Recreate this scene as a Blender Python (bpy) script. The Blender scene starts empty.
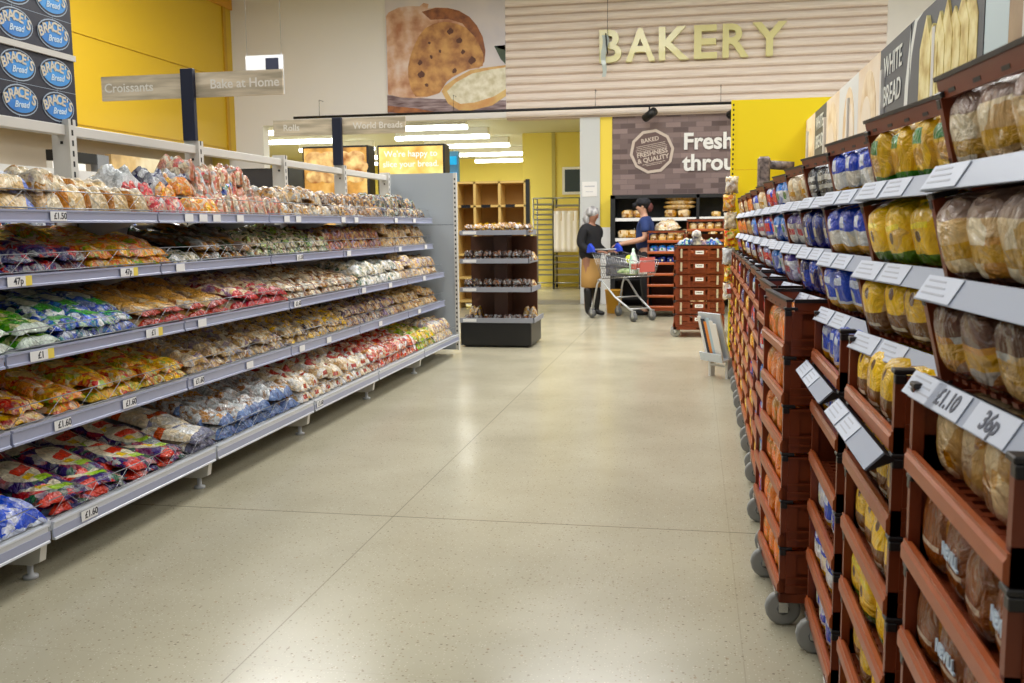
import bpy, bmesh, math, random
from math import sin, cos, pi, radians as R
from mathutils import Vector, Matrix, noise
SC = bpy.context.scene
COL = SC.collection
rnd = random.Random(7)

# ------------------------------------------------------------------ colours and materials
def S(r, g, b):
    f = lambda c: (c/255/12.92) if c/255 <= .04045 else ((c/255+.055)/1.055)**2.4
    return (f(r), f(g), f(b), 1.0)

def new_mat(name):
    m = bpy.data.materials.new(name); m.use_nodes = True
    return m, m.node_tree.nodes, m.node_tree.links, m.node_tree.nodes['Principled BSDF']

def mat(name, col, rough=.5, metal=0, var=0.0, vscale=8, bump=0.0, bscale=40, coat=0, alpha=1):
    m, N, L, B = new_mat(name)
    B.inputs['Base Color'].default_value = col
    B.inputs['Roughness'].default_value = rough
    B.inputs['Metallic'].default_value = metal
    B.inputs['Coat Weight'].default_value = coat
    B.inputs['Alpha'].default_value = alpha
    tc = N.new('ShaderNodeTexCoord')
    if var:
        n = N.new('ShaderNodeTexNoise'); n.inputs['Scale'].default_value = vscale; n.inputs['Detail'].default_value = 4
        L.new(tc.outputs['Object'], n.inputs['Vector'])
        r = N.new('ShaderNodeMapRange'); r.inputs[3].default_value = 1-var; r.inputs[4].default_value = 1+var
        L.new(n.outputs[0], r.inputs[0])
        x = N.new('ShaderNodeMix'); x.data_type = 'RGBA'; x.blend_type = 'MULTIPLY'; x.inputs[0].default_value = 1
        x.inputs[6].default_value = col; L.new(r.outputs[0], x.inputs[7]); L.new(x.outputs[2], B.inputs['Base Color'])
    if bump:
        n = N.new('ShaderNodeTexNoise'); n.inputs['Scale'].default_value = bscale; n.inputs['Detail'].default_value = 3
        L.new(tc.outputs['Object'], n.inputs['Vector'])
        b = N.new('ShaderNodeBump'); b.inputs['Strength'].default_value = bump; b.inputs['Distance'].default_value = .01
        L.new(n.outputs[0], b.inputs['Height']); L.new(b.outputs[0], B.inputs['Normal'])
    return m

def emit(name, col, s):
    m, N, L, B = new_mat(name)
    B.inputs['Base Color'].default_value = col
    B.inputs['Emission Color'].default_value = col
    B.inputs['Emission Strength'].default_value = s
    return m

def film(name, pal, layers=(), vs=18, amp=.06, bump=.8, bs=13, rough=.24, stretch=(1, 1, 1), fine=.42, mix=.86):
    """printed, crinkled film: a patchwork of the pack's colours with printed bands and discs on top.
    layers: ('rect', axis a, lo, hi, axis b, lo, hi, colour) or ('disc', a, ca, b, cb, radius, colour) in 0..1 box coordinates"""
    m, N, L, B = new_mat(name)
    B.inputs['Roughness'].default_value = rough
    B.inputs['Specular IOR Level'].default_value = .4
    B.inputs['Coat Weight'].default_value = .4; B.inputs['Coat Roughness'].default_value = .07
    tc = N.new('ShaderNodeTexCoord'); oi = N.new('ShaderNodeObjectInfo')
    def math_(op, a, b=None, c=None):
        n = N.new('ShaderNodeMath'); n.operation = op
        for i, v in enumerate((a, b, c)):
            if v is None: continue
            if isinstance(v, (int, float)): n.inputs[i].default_value = v
            else: L.new(v, n.inputs[i])
        return n.outputs[0]
    sc = N.new('ShaderNodeVectorMath'); sc.operation = 'MULTIPLY'; sc.inputs[1].default_value = stretch
    L.new(tc.outputs['Object'], sc.inputs[0])
    off = N.new('ShaderNodeVectorMath'); off.operation = 'ADD'
    L.new(sc.outputs[0], off.inputs[0])
    cx = N.new('ShaderNodeCombineXYZ'); o10 = math_('MULTIPLY', oi.outputs['Random'], 17.0)
    L.new(o10, cx.inputs[0]); L.new(o10, cx.inputs[2]); L.new(cx.outputs[0], off.inputs[1])
    nz = N.new('ShaderNodeTexNoise'); nz.inputs['Scale'].default_value = 9; nz.inputs['Detail'].default_value = 3
    L.new(off.outputs[0], nz.inputs['Vector'])
    vo = N.new('ShaderNodeTexVoronoi'); vo.inputs['Scale'].default_value = vs*1.35; vo.inputs['Randomness'].default_value = 1
    mx = N.new('ShaderNodeVectorMath'); mx.operation = 'MULTIPLY_ADD'
    L.new(nz.outputs[1], mx.inputs[0]); mx.inputs[1].default_value = (.13, .13, .13); L.new(off.outputs[0], mx.inputs[2])
    L.new(mx.outputs[0], vo.inputs['Vector'])
    sp = N.new('ShaderNodeSeparateColor'); L.new(vo.outputs['Color'], sp.inputs[0])
    rp = N.new('ShaderNodeValToRGB'); cr = rp.color_ramp; cr.interpolation = 'LINEAR'
    n = len(pal)
    while len(cr.elements) < n: cr.elements.new(.5)
    for i, c in enumerate(pal):
        cr.elements[i].position = (i + .5) / n; 
    for i, c in enumerate(pal): cr.elements[i].color = c
    L.new(sp.outputs[0], rp.inputs[0])
    vo2 = N.new('ShaderNodeTexVoronoi'); vo2.inputs['Scale'].default_value = vs*3.4; L.new(mx.outputs[0], vo2.inputs['Vector'])
    sp2 = N.new('ShaderNodeSeparateColor'); L.new(vo2.outputs['Color'], sp2.inputs[0])
    rp2 = N.new('ShaderNodeValToRGB'); c2 = rp2.color_ramp
    while len(c2.elements) < n: c2.elements.new(.5)
    for i, c in enumerate(pal): c2.elements[i].position = (i+.5)/n
    for i, c in enumerate(pal[::-1]): c2.elements[i].color = c
    L.new(sp2.outputs[1], rp2.inputs[0])
    mm = N.new('ShaderNodeMix'); mm.data_type = 'RGBA'; L.new(math_('MULTIPLY', math_('GREATER_THAN', sp2.outputs[0], .5), fine), mm.inputs[0]); L.new(rp.outputs[0], mm.inputs[6]); L.new(rp2.outputs[0], mm.inputs[7])
    cur = mm.outputs[2]
    # distorted generated coords
    gd = N.new('ShaderNodeVectorMath'); gd.operation = 'MULTIPLY_ADD'
    cen = N.new('ShaderNodeVectorMath'); cen.operation = 'SUBTRACT'; L.new(nz.outputs[1], cen.inputs[0]); cen.inputs[1].default_value = (.5, .5, .5)
    L.new(cen.outputs[0], gd.inputs[0]); gd.inputs[1].default_value = (amp*3,)*3; L.new(tc.outputs['Generated'], gd.inputs[2])
    sx = N.new('ShaderNodeSeparateXYZ'); L.new(gd.outputs[0], sx.inputs[0]); ax = {'x': sx.outputs[0], 'y': sx.outputs[1], 'z': sx.outputs[2]}
    for l in layers:
        if l[0] == 'rect':
            mk = math_('MULTIPLY', math_('GREATER_THAN', ax[l[1]], l[2]), math_('LESS_THAN', ax[l[1]], l[3]))
            if l[4]: mk = math_('MULTIPLY', mk, math_('MULTIPLY', math_('GREATER_THAN', ax[l[4]], l[5]), math_('LESS_THAN', ax[l[4]], l[6])))
            c = l[7]
        else:
            dx = math_('SUBTRACT', ax[l[1]], l[2]); dy = math_('SUBTRACT', ax[l[3]], l[4])
            mk = math_('LESS_THAN', math_('ADD', math_('MULTIPLY', dx, dx), math_('MULTIPLY', dy, dy)), l[5]**2); c = l[6]
        k = N.new('ShaderNodeMix'); k.data_type = 'RGBA'; L.new(math_('MULTIPLY', mk, mix), k.inputs[0]); L.new(cur, k.inputs[6]); k.inputs[7].default_value = c
        cur = k.outputs[2]
    # slight lot-to-lot difference
    hs = N.new('ShaderNodeHueSaturation'); hs.inputs['Saturation'].default_value = 1.22; L.new(math_('MULTIPLY_ADD', oi.outputs['Random'], .35, .82), hs.inputs['Value']); L.new(cur, hs.inputs['Color'])
    # small printed marks and creases in the print
    n3 = N.new('ShaderNodeTexNoise'); n3.inputs['Scale'].default_value = 38; n3.inputs['Detail'].default_value = 4; n3.inputs['Distortion'].default_value = 1.2; L.new(off.outputs[0], n3.inputs['Vector'])
    m3 = N.new('ShaderNodeMapRange'); m3.inputs[1].default_value = .3; m3.inputs[2].default_value = .7; m3.inputs[3].default_value = .62 if fine > .3 else .85; m3.inputs[4].default_value = 1.2; L.new(n3.outputs[0], m3.inputs[0])
    x3 = N.new('ShaderNodeMix'); x3.data_type = 'RGBA'; x3.blend_type = 'MULTIPLY'; x3.inputs[0].default_value = 1; L.new(hs.outputs[0], x3.inputs[6]); L.new(m3.outputs[0], x3.inputs[7])
    L.new(x3.outputs[2], B.inputs['Base Color'])
    bn = N.new('ShaderNodeTexNoise'); bn.inputs['Scale'].default_value = bs; bn.inputs['Detail'].default_value = 5; bn.inputs['Distortion'].default_value = 2.2
    L.new(off.outputs[0], bn.inputs['Vector'])
    b = N.new('ShaderNodeBump'); b.inputs['Strength'].default_value = bump; b.inputs['Distance'].default_value = .03
    L.new(bn.outputs[0], b.inputs['Height']); L.new(b.outputs[0], B.inputs['Normal']); L.new(b.outputs[0], B.inputs['Coat Normal'])
    return m

WHITE_PAINT = mat('cream_wall_paint', S(232, 228, 222), .6)
SHELF_METAL = mat('light_grey_shelf_metal', S(196, 200, 204), .38)
RAIL_LILAC = mat('lilac_grey_price_rail', S(160, 166, 194), .3, coat=.3)
RAIL_WHITE = mat('white_base_rail', S(216, 220, 228), .3, coat=.3)
POST_WHITE = mat('pale_grey_upright', S(212, 210, 204), .45)
BACK_PANEL = mat('grey_back_panel', S(176, 180, 184), .5)
END_GREY = mat('grey_end_panel', S(170, 178, 186), .5)
DARK = mat('near_black', S(18, 19, 22), .5)
DARKMETAL = mat('dark_metal', S(38, 38, 42), .4, metal=.4)
NAVY = mat('navy_sign', S(20, 28, 52), .5)
TICKET = mat('white_ticket', S(236, 236, 238), .5)
TICKET_Y = mat('yellow_ticket', S(238, 214, 92), .5)
INK = mat('dark_ink', S(48, 48, 60), .6)
WIRE = mat('wire', S(150, 152, 156), .3, metal=.7)
CHROME = mat('chrome', S(200, 202, 205), .22, metal=.9)
RUBBER = mat('grey_rubber', S(96, 97, 98), .6)
WHEEL = mat('grey_wheel', S(150, 150, 146), .5)
WHITE = mat('white', S(238, 236, 232), .5)
YELLOW = mat('yellow_painted_panel', S(206, 168, 30), .5)
YELLOW2 = mat('bright_yellow_end_panel', S(250, 222, 8), .45)
ORANGE_TRIM = mat('orange_trim', S(214, 150, 20), .5)
TRAY = mat('red_brown_tray_plastic', S(124, 53, 22), .38, var=.25, vscale=7)
TRAY_RAIL = mat('worn_tray_rail', S(164, 80, 36), .36, var=.25, vscale=14)
TRAY_DARK = mat('dark_tray_clip', S(30, 26, 27), .4)
SKIN = mat('skin', S(196, 150, 124), .5)
SKIN_D = mat('skin_deeper', S(150, 106, 84), .5)
SILVER = mat('silver_paint', S(186, 188, 190), .35, metal=.5)

# ------------------------------------------------------------------ mesh helper
FPX = Matrix(((0, 0, 1, 0), (1, 0, 0, 0), (0, 1, 0, 0), (0, 0, 0, 1)))      # faces +x
FNX = Matrix(((0, 0, -1, 0), (-1, 0, 0, 0), (0, 1, 0, 0), (0, 0, 0, 1)))    # faces -x
FNY = Matrix(((1, 0, 0, 0), (0, 0, -1, 0), (0, 1, 0, 0), (0, 0, 0, 1)))     # faces -y
T = Matrix.Translation
_tc = {}
def text_geo(s, size, depth=.001, bold=0.0, shear=0.0, align='CENTER', space=1.0):
    k = (s, size, depth, bold, shear, align, space)
    if k not in _tc:
        c = bpy.data.curves.new('t', 'FONT'); c.body = s; c.size = size; c.extrude = depth; c.offset = bold; c.shear = shear
        c.align_x = align; c.align_y = 'CENTER'; c.resolution_u = 3; c.space_character = space
        o = bpy.data.objects.new('t', c); COL.objects.link(o)
        bpy.context.view_layer.update()
        me = bpy.data.meshes.new_from_object(o.evaluated_get(bpy.context.evaluated_depsgraph_get()))
        _tc[k] = ([v.co.copy() for v in me.vertices], [tuple(p.vertices) for p in me.polygons])
        bpy.data.objects.remove(o); bpy.data.curves.remove(c); bpy.data.meshes.remove(me)
    return _tc[k]

class MB:
    def __init__(s): s.v = []; s.f = []; s.m = []; s.s = []
    def add(s, vs, fs, mi=0, M=None, smooth=False):
        b = len(s.v)
        s.v += [(M @ Vector(v)) if M is not None else Vector(v) for v in vs]
        for f in fs: s.f.append(tuple(b+i for i in f)); s.m.append(mi); s.s.append(smooth)
        return s
    def box(s, lo, hi, mi=0, M=None):
        x0, y0, z0 = lo; x1, y1, z1 = hi
        return s.add([(x0,y0,z0),(x1,y0,z0),(x1,y1,z0),(x0,y1,z0),(x0,y0,z1),(x1,y0,z1),(x1,y1,z1),(x0,y1,z1)],
                     [(0,3,2,1),(4,5,6,7),(0,1,5,4),(1,2,6,5),(2,3,7,6),(3,0,4,7)], mi, M)
    def prism(s, pts, d0, d1, mi=0, M=None):
        """outline in local x,y pushed from z=d0 to z=d1"""
        n = len(pts)
        return s.add([(x, y, d0) for x, y in pts]+[(x, y, d1) for x, y in pts],
                     [tuple(range(n))[::-1], tuple(range(n, 2*n))]+[(i, (i+1) % n, n+(i+1) % n, n+i) for i in range(n)], mi, M)
    def tube(s, pts, r, mi=0, n=6, M=None, cap=True, radii=None):
        P = [Vector(p) for p in pts]; vs = []; fs = []
        for i, p in enumerate(P):
            t = (P[min(i+1, len(P)-1)]-P[max(i-1, 0)]).normalized()
            a = t.cross(Vector((0, 0, 1)));
            if a.length < 1e-3: a = t.cross(Vector((0, 1, 0)))
            a.normalize(); b = t.cross(a); rr = radii[i] if radii else r
            vs += [p+a*rr*cos(2*pi*k/n)+b*rr*sin(2*pi*k/n) for k in range(n)]
        for i in range(len(P)-1):
            fs += [(i*n+k, i*n+(k+1) % n, (i+1)*n+(k+1) % n, (i+1)*n+k) for k in range(n)]
        if cap: fs += [tuple(range(n))[::-1], tuple((len(P)-1)*n+k for k in range(n))]
        return s.add(vs, fs, mi, M, True)
    def lathe(s, prof, mi=0, n=16, M=None):
        vs = []; fs = []
        for r, z in prof: vs += [(r*cos(2*pi*k/n), r*sin(2*pi*k/n), z) for k in range(n)]
        for i in range(len(prof)-1):
            fs += [(i*n+k, i*n+(k+1) % n, (i+1)*n+(k+1) % n, (i+1)*n+k) for k in range(n)]
        fs += [tuple(range(n))[::-1], tuple((len(prof)-1)*n+k for k in range(n))]
        return s.add(vs, fs, mi, M, True)
    def blob(s, c, r, mi=0, n=8, M=None, nz=0, seed=0):
        vs = []; fs = []; c = Vector(c)
        for i in range(n+1):
            th = pi*i/n
            for k in range(2*n):
                ph = pi*k/n; d = Vector((sin(th)*cos(ph), sin(th)*sin(ph), -cos(th)))
                q = 1+nz*noise.noise(d*2+Vector((seed, seed*.7, 0)))
                vs.append((c.x+d.x*r[0]*q, c.y+d.y*r[1]*q, c.z+d.z*r[2]*q))
        for i in range(n):
            fs += [(i*2*n+k, i*2*n+(k+1) % (2*n), (i+1)*2*n+(k+1) % (2*n), (i+1)*2*n+k) for k in range(2*n)]
        return s.add(vs, fs, mi, M, True)
    def text(s, str_, size, M, mi=0, **kw):
        v, f = text_geo(str_, size, **kw); return s.add(v, f, mi, M)
    def mesh(s, name, mats, bevel=0):
        me = bpy.data.meshes.new(name); me.from_pydata([tuple(v) for v in s.v], [], s.f)
        for m in (mats if isinstance(mats, (list, tuple)) else [mats]): me.materials.append(m)
        me.polygons.foreach_set('material_index', s.m); me.polygons.foreach_set('use_smooth', s.s); me.update()
        if bevel:
            bm = bmesh.new(); bm.from_mesh(me)
            e = [x for x in bm.edges if len(x.link_faces) == 2 and x.calc_face_angle(0) > .7]
            bmesh.ops.bevel(bm, geom=e, offset=bevel, segments=1, affect='EDGES'); bm.to_mesh(me); bm.free()
        return me
    def build(s, name, mats, parent=None, loc=None, bevel=0):
        return obj(name, s.mesh(name, mats, bevel), parent, loc)

def obj(name, me, parent=None, loc=None, rot=None):
    o = bpy.data.objects.new(name, me); COL.objects.link(o)
    if parent is not None: o.parent = parent
    if loc is not None: o.location = loc
    if rot is not None: o.rotation_euler = rot
    return o
def tag(o, label, cat, group=None, kind=None):
    o['label'] = label; o['category'] = cat
    if group: o['group'] = group
    if kind: o['kind'] = kind
    return o
def thing(name, label, cat, loc=(0, 0, 0), rz=0, group=None):
    return tag(obj(name, None, None, loc, (0, 0, rz)), label, cat, group)
def struct(name, mb, mats, bevel=0):
    o = mb.build(name, mats, None, None, bevel); o['kind'] = 'structure'; return o
CH = {}
def kids(o):
    return list(o.children)
def copy_tree(o, parent=None):
    c = o.copy(); COL.objects.link(c); c.parent = parent
    for ch in kids(o):
        if not ch.name.startswith('price_ticket'): copy_tree(ch, c)
    return c

# ------------------------------------------------------------------ camera
cam = bpy.data.cameras.new('camera'); co = bpy.data.objects.new('camera', cam); COL.objects.link(co)
RX = Matrix(((0.98232557, -0.01141191, 0.18683212), (0.18683975, 0.11996541, -0.97503805), (-0.01128634, 0.99271248, 0.11997729)))
co.matrix_world = Matrix.Translation((0, 0, 1.40)) @ RX.to_4x4()
cam.sensor_width = 36; cam.lens = 955/1024*36; cam.clip_start = .05; cam.clip_end = 100
cam.dof.use_dof = True; cam.dof.focus_distance = 4.6; cam.dof.aperture_fstop = 9
SC.camera = co

# ------------------------------------------------------------------ floor
def floor_mat():
    m, N, L, B = new_mat('speckled_beige_floor')
    tc = N.new('ShaderNodeTexCoord')
    n = N.new('ShaderNodeTexNoise'); n.inputs['Scale'].default_value = 1.2; n.inputs['Detail'].default_value = 5; L.new(tc.outputs['Object'], n.inputs['Vector'])
    r = N.new('ShaderNodeValToRGB'); r.color_ramp.elements[0].position = .3; r.color_ramp.elements[1].position = .7
    r.color_ramp.elements[0].color = S(173, 166, 142); r.color_ramp.elements[1].color = S(190, 183, 159); L.new(n.outputs[0], r.inputs[0])
    cur = r.outputs[0]
    for sc, th, col, seed in ((70, .24, S(124, 108, 80), 0), (36, .17, S(90, 78, 60), 5), (100, .25, S(226, 218, 196), 9), (18, .09, S(140, 104, 66), 3)):
        v = N.new('ShaderNodeTexVoronoi'); v.inputs['Scale'].default_value = sc
        mp = N.new('ShaderNodeMapping'); mp.inputs['Location'].default_value = (seed, seed, 0); L.new(tc.outputs['Object'], mp.inputs[0]); L.new(mp.outputs[0], v.inputs['Vector'])
        sp = N.new('ShaderNodeSeparateColor'); L.new(v.outputs['Color'], sp.inputs[0])
        a = N.new('ShaderNodeMath'); a.operation = 'LESS_THAN'; L.new(v.outputs['Distance'], a.inputs[0]); a.inputs[1].default_value = th
        a2 = N.new('ShaderNodeMath'); a2.operation = 'LESS_THAN'; L.new(sp.outputs[0], a2.inputs[0]); a2.inputs[1].default_value = .3
        a3 = N.new('ShaderNodeMath'); a3.operation = 'MULTIPLY'; L.new(a.outputs[0], a3.inputs[0]); L.new(a2.outputs[0], a3.inputs[1])
        a4 = N.new('ShaderNodeMath'); a4.operation = 'MULTIPLY'; L.new(a3.outputs[0], a4.inputs[0]); a4.inputs[1].default_value = .55
        k = N.new('ShaderNodeMix'); k.data_type = 'RGBA'; L.new(a4.outputs[0], k.inputs[0]); L.new(cur, k.inputs[6]); k.inputs[7].default_value = col; cur = k.outputs[2]
    # dark expansion joint and faint slab joints
    sx = N.new('ShaderNodeSeparateXYZ'); L.new(tc.outputs['Object'], sx.inputs[0])
    def line(axis, at, w, period=None, strength=.8):
        nonlocal cur
        s = N.new('ShaderNodeMath'); s.operation = 'SUBTRACT'; L.new(sx.outputs[axis], s.inputs[0]); s.inputs[1].default_value = at
        o = s.outputs[0]
        if period:
            p = N.new('ShaderNodeMath'); p.operation = 'PINGPONG'; L.new(o, p.inputs[0]); p.inputs[1].default_value = period/2; o = p.outputs[0]
        else:
            p = N.new('ShaderNodeMath'); p.operation = 'ABSOLUTE'; L.new(o, p.inputs[0]); o = p.outputs[0]
        q = N.new('ShaderNodeMath'); q.operation = 'LESS_THAN'; L.new(o, q.inputs[0]); q.inputs[1].default_value = w
        q2 = N.new('ShaderNodeMath'); q2.operation = 'MULTIPLY'; L.new(q.outputs[0], q2.inputs[0]); q2.inputs[1].default_value = strength
        k = N.new('ShaderNodeMix'); k.data_type = 'RGBA'; L.new(q2.outputs[0], k.inputs[0]); L.new(cur, k.inputs[6]); k.inputs[7].default_value = S(92, 84, 66); cur = k.outputs[2]
    line(1, 4.335, .0035, None, .85); line(1, 4.335, .003, 3.2, .25); line(0, -1.43, .003, None, .4); line(0, -1.43, .002, 1.6, .2); line(1, 4.335, .0015, 1.6, .15)
    L.new(cur, B.inputs['Base Color'])
    n2 = N.new('ShaderNodeTexNoise'); n2.inputs['Scale'].default_value = 3; L.new(tc.outputs['Object'], n2.inputs['Vector'])
    mr = N.new('ShaderNodeMapRange'); mr.inputs[3].default_value = .16; mr.inputs[4].default_value = .30; L.new(n2.outputs[0], mr.inputs[0]); L.new(mr.outputs[0], B.inputs['Roughness'])
    B.inputs['Specular IOR Level'].default_value = .5
    return m
struct('floor', MB().box((-13, -4, -.1), (7, 30.5, 0)), floor_mat())
struct('trim_1', MB().box((-8, 16.9, 0), (-1.9, 17.9, .004)).box((-1.46, 16.2, 0), (3, 16.4, .004)), mat('dark_threshold_mat', S(112, 106, 92), .7, var=.2))

# ------------------------------------------------------------------ shell
WY = 17.0
struct('wall_back', MB().box((-8.65, WY, 3.31), (-3.31, WY+.25, 5.8)).box((-8.65, WY, 0), (-7.95, WY+.25, 3.31)).box((3.05, WY, 0), (7, WY+.25, 5.8)), WHITE_PAINT)
# timber-look slatted bulkhead
def slat_mat():
    m, N, L, B = new_mat('pale_timber_slats')
    tc = N.new('ShaderNodeTexCoord'); mp = N.new('ShaderNodeMapping'); mp.inputs['Scale'].default_value = (.6, 1, 14); L.new(tc.outputs['Object'], mp.inputs[0])
    n = N.new('ShaderNodeTexNoise'); n.inputs['Scale'].default_value = 3; n.inputs['Detail'].default_value = 5; L.new(mp.outputs[0], n.inputs['Vector'])
    r = N.new('ShaderNodeValToRGB'); r.color_ramp.elements[0].color = S(228, 212, 200); r.color_ramp.elements[1].color = S(244, 232, 222)
    r.color_ramp.elements[0].position = .35; r.color_ramp.elements[1].position = .65
    L.new(n.outputs[0], r.inputs[0]); L.new(r.outputs[0], B.inputs['Base Color']); B.inputs['Roughness'].default_value = .55
    return m
slats = MB(); slats.box((-3.31, WY+.02, 3.27), (3.05, WY+.25, 5.8), 1)
z = 3.30
while z < 5.78:
    prof = [(0, 0), (.03, .006), (.05, .03), (.055, .07), (.035, .11), (0, .125)]
    slats.prism([(-d, h+z) for d, h in prof], -3.31, 3.05, 0, Matrix(((0, 0, 1, 0), (1, 0, 0, WY+.02), (0, 1, 0, 0), (0, 0, 0, 1))))
    z += .147
struct('wall_back_slatted', slats, [slat_mat(), mat('slat_gap', S(196, 176, 160), .7)])
struct('wall_column', MB().box((-2.0, WY-.02, 0), (-1.65, WY+.3, 3.27)), mat('pale_blue_grey_column', S(206, 208, 206), .5))
struct('wall_strip', MB().box((-1.65, WY+.02, 1.36), (-1.44, WY+.3, 3.27), 0).box((-1.65, WY+.02, 0), (-1.44, WY+.3, 1.36), 1), [mat('pale_yellow_strip', S(244, 216, 70), .5), WHITE])
def brick_mat():
    m, N, L, B = new_mat('mauve_brown_brick_print')
    tc = N.new('ShaderNodeTexCoord'); sx = N.new('ShaderNodeSeparateXYZ'); cx = N.new('ShaderNodeCombineXYZ')
    L.new(tc.outputs['Object'], sx.inputs[0]); L.new(sx.outputs[0], cx.inputs[0]); L.new(sx.outputs[2], cx.inputs[1])
    b = N.new('ShaderNodeTexBrick'); L.new(cx.outputs[0], b.inputs['Vector'])
    b.inputs['Scale'].default_value = 1; b.inputs['Brick Width'].default_value = .26; b.inputs['Row Height'].default_value = .0875; b.inputs['Mortar Size'].default_value = .004
    b.inputs['Color1'].default_value = S(94, 76, 74); b.inputs['Color2'].default_value = S(156, 134, 130); b.inputs['Mortar'].default_value = S(116, 98, 96)
    b.inputs['Bias'].default_value = -.1
    L.new(b.outputs[0], B.inputs['Base Color']); B.inputs['Roughness'].default_value = .6
    return m
struct('wall_brick', MB().box((-1.44, WY+.04, 1.9), (3.05, WY+.3, 3.27), 0).box((-1.44, WY+.04, 0), (3.05, WY+.3, 1.9), 1), [brick_mat(), mat('charcoal_lower_wall', S(52, 48, 52), .6)])
# left side: yellow bulkhead over a beige wall
struct('wall_left', MB().box((-9.2, 2, 2.76), (-8.5, WY, 4.13), 0).box((-9.2, 2, 4.145), (-8.5, WY, 5.42), 0).box((-9.2, 2, 4.12), (-8.52, WY, 4.15), 1)
       .box((-9.2, 2, 0), (-9.0, WY, 2.76), 2).box((-9.2, 2, 5.42), (-8.46, WY+.0, 5.8), 3).box((-8.6, WY-.35, 2.76), (-8.47, WY-.25, 5.42), 1).box((-8.49, 2, 2.88), (-8.485, WY-.4, 2.89), 1),
       [YELLOW, mat('yellow_panel_joint', S(188, 142, 12), .5), mat('beige_lower_wall', S(190, 178, 160), .6), ORANGE_TRIM])
struct('wall_right', MB().box((6.8, -4, 0), (7, WY, 5.8)), WHITE_PAINT)
struct('wall_far', MB().box((-13, 29.5, 0), (3, 29.8, 3.55)), mat('yellow_bakery_wall', S(226, 206, 96), .6))
struct('wall_preparation', MB().box((-1.6, WY+.3, 0), (-1.4, 29.5, 3.5)).box((-13, WY+.3, 0), (-12.8, 29.5, 3.5)).box((-13, WY, 0), (-8.65, WY+.2, 3.5)), mat('yellow_side_wall', S(234, 214, 112), .6))
struct('ceiling_preparation', MB().box((-13, WY+.25, 3.5), (3, 29.8, 3.6)), mat('pale_olive_ceiling', S(196, 192, 164), .7))
struct('ceiling', MB().box((-13, -4, 5.8), (7, WY+.3, 5.95)), mat('pale_blue_grey_ceiling', S(206, 216, 222), .7))
# soffit joint lines of preparation room right wall
struct('trim_2', MB().box((-3.9, 21.9, 0), (-1.6, 22.0, 3.5)).box((-3.22, 21.86, 0), (-3.14, 21.9, 3.5), 1), [mat('yellow_partition', S(236, 216, 104), .6), mat('grey_conduit', S(190, 176, 96), .5)])

# ceiling light fixtures
CEIL_EM = emit('ceiling_light_diffuser', (1, .985, .95, 1), 2.6)
k = 0
for ix, x in enumerate((-5.6, -1.2, 3.4)):
    for iy, y in enumerate((1, 4.6, 8.2, 11.5)):
        t = thing('ceiling_light', 'long white ceiling light over the shop floor, %s row, %s from the front' % (('left', 'middle', 'right')[ix], ('first', 'second', 'third', 'fourth')[iy]), 'ceiling light', (x, y, 5.62), 0, 'long ceiling lights')
        MB().box((-.16, -1.4, 0), (.16, 1.4, .16)).build('housing', WHITE, t, bevel=.01)
        MB().prism([(-.13, 0), (.13, 0), (.09, -.05), (-.09, -.05)], -1.36, 1.36, 0, Matrix(((1, 0, 0, 0), (0, 0, 1, 0), (0, 1, 0, 0), (0, 0, 0, 1)))).build('diffuser', CEIL_EM, t)
        l = bpy.data.lights.new('shop_lamp', 'AREA'); l.shape = 'RECTANGLE'; l.size = 2.2; l.size_y = 2.8; l.energy = {1: 58, 4.6: 66, 8.2: 90, 11.5: 270}[y]; l.color = (1, 1, 1)
        lo = bpy.data.objects.new('shop_lamp', l); COL.objects.link(lo); lo.location = (x, y, 5.5)
# bakery battens
BAT = emit('batten_tube', (.95, 1, .96, 1), 9)
bi = 0
for col, xs in (('long row', (-6.4, -4.35)), ('left row', (-9.6, -7.7))):
    for y in (18.3, 20.3, 22.6, 25.4, 28.0):
        bi += 1
        t = thing('batten_light', 'glowing fluorescent batten on the bakery ceiling, %s, %s one back' % (col, ('first', 'second', 'third', 'fourth', 'fifth')[(bi-1) % 5]), 'ceiling light', ((xs[0]+xs[1])/2, y, 3.28), 0, 'fluorescent battens in the bakery')
        h = (xs[1]-xs[0])/2
        MB().box((-h, -.09, .07), (h, .09, .22)).build('housing', WHITE, t, bevel=.008)
        MB().tube([(-h, -.05, .03), (h, -.05, .03)], .04, n=8).tube([(-h, .06, .03), (h, .06, .03)], .04, n=8).build('tube', BAT, t)
    for y in (19.3, 22.5, 26):
        l = bpy.data.lights.new('batten_lamp', 'AREA'); l.shape = 'RECTANGLE'; l.size = 2; l.size_y = 1; l.energy = 85; l.color = (1, 1, .97)
        lo = bpy.data.objects.new('batten_lamp', l); COL.objects.link(lo); lo.location = (sum(xs)/2, y, 3.2)
l = bpy.data.lights.new('counter_lamp', 'AREA'); l.shape = 'RECTANGLE'; l.size = .12; l.size_y = .6; l.energy = 10; l.color = (1, 1, .9)
t = thing('batten_light', 'small bright fitting just right of the grey column', 'ceiling light', (-1.75, 18.6, 3.28), 0)
MB().box((-.1, -.6, .07), (.1, .6, .22)).build('housing', WHITE, t); MB().tube([(0, -.6, .03), (0, .6, .03)], .05, n=8).build('tube', BAT, t)

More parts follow.
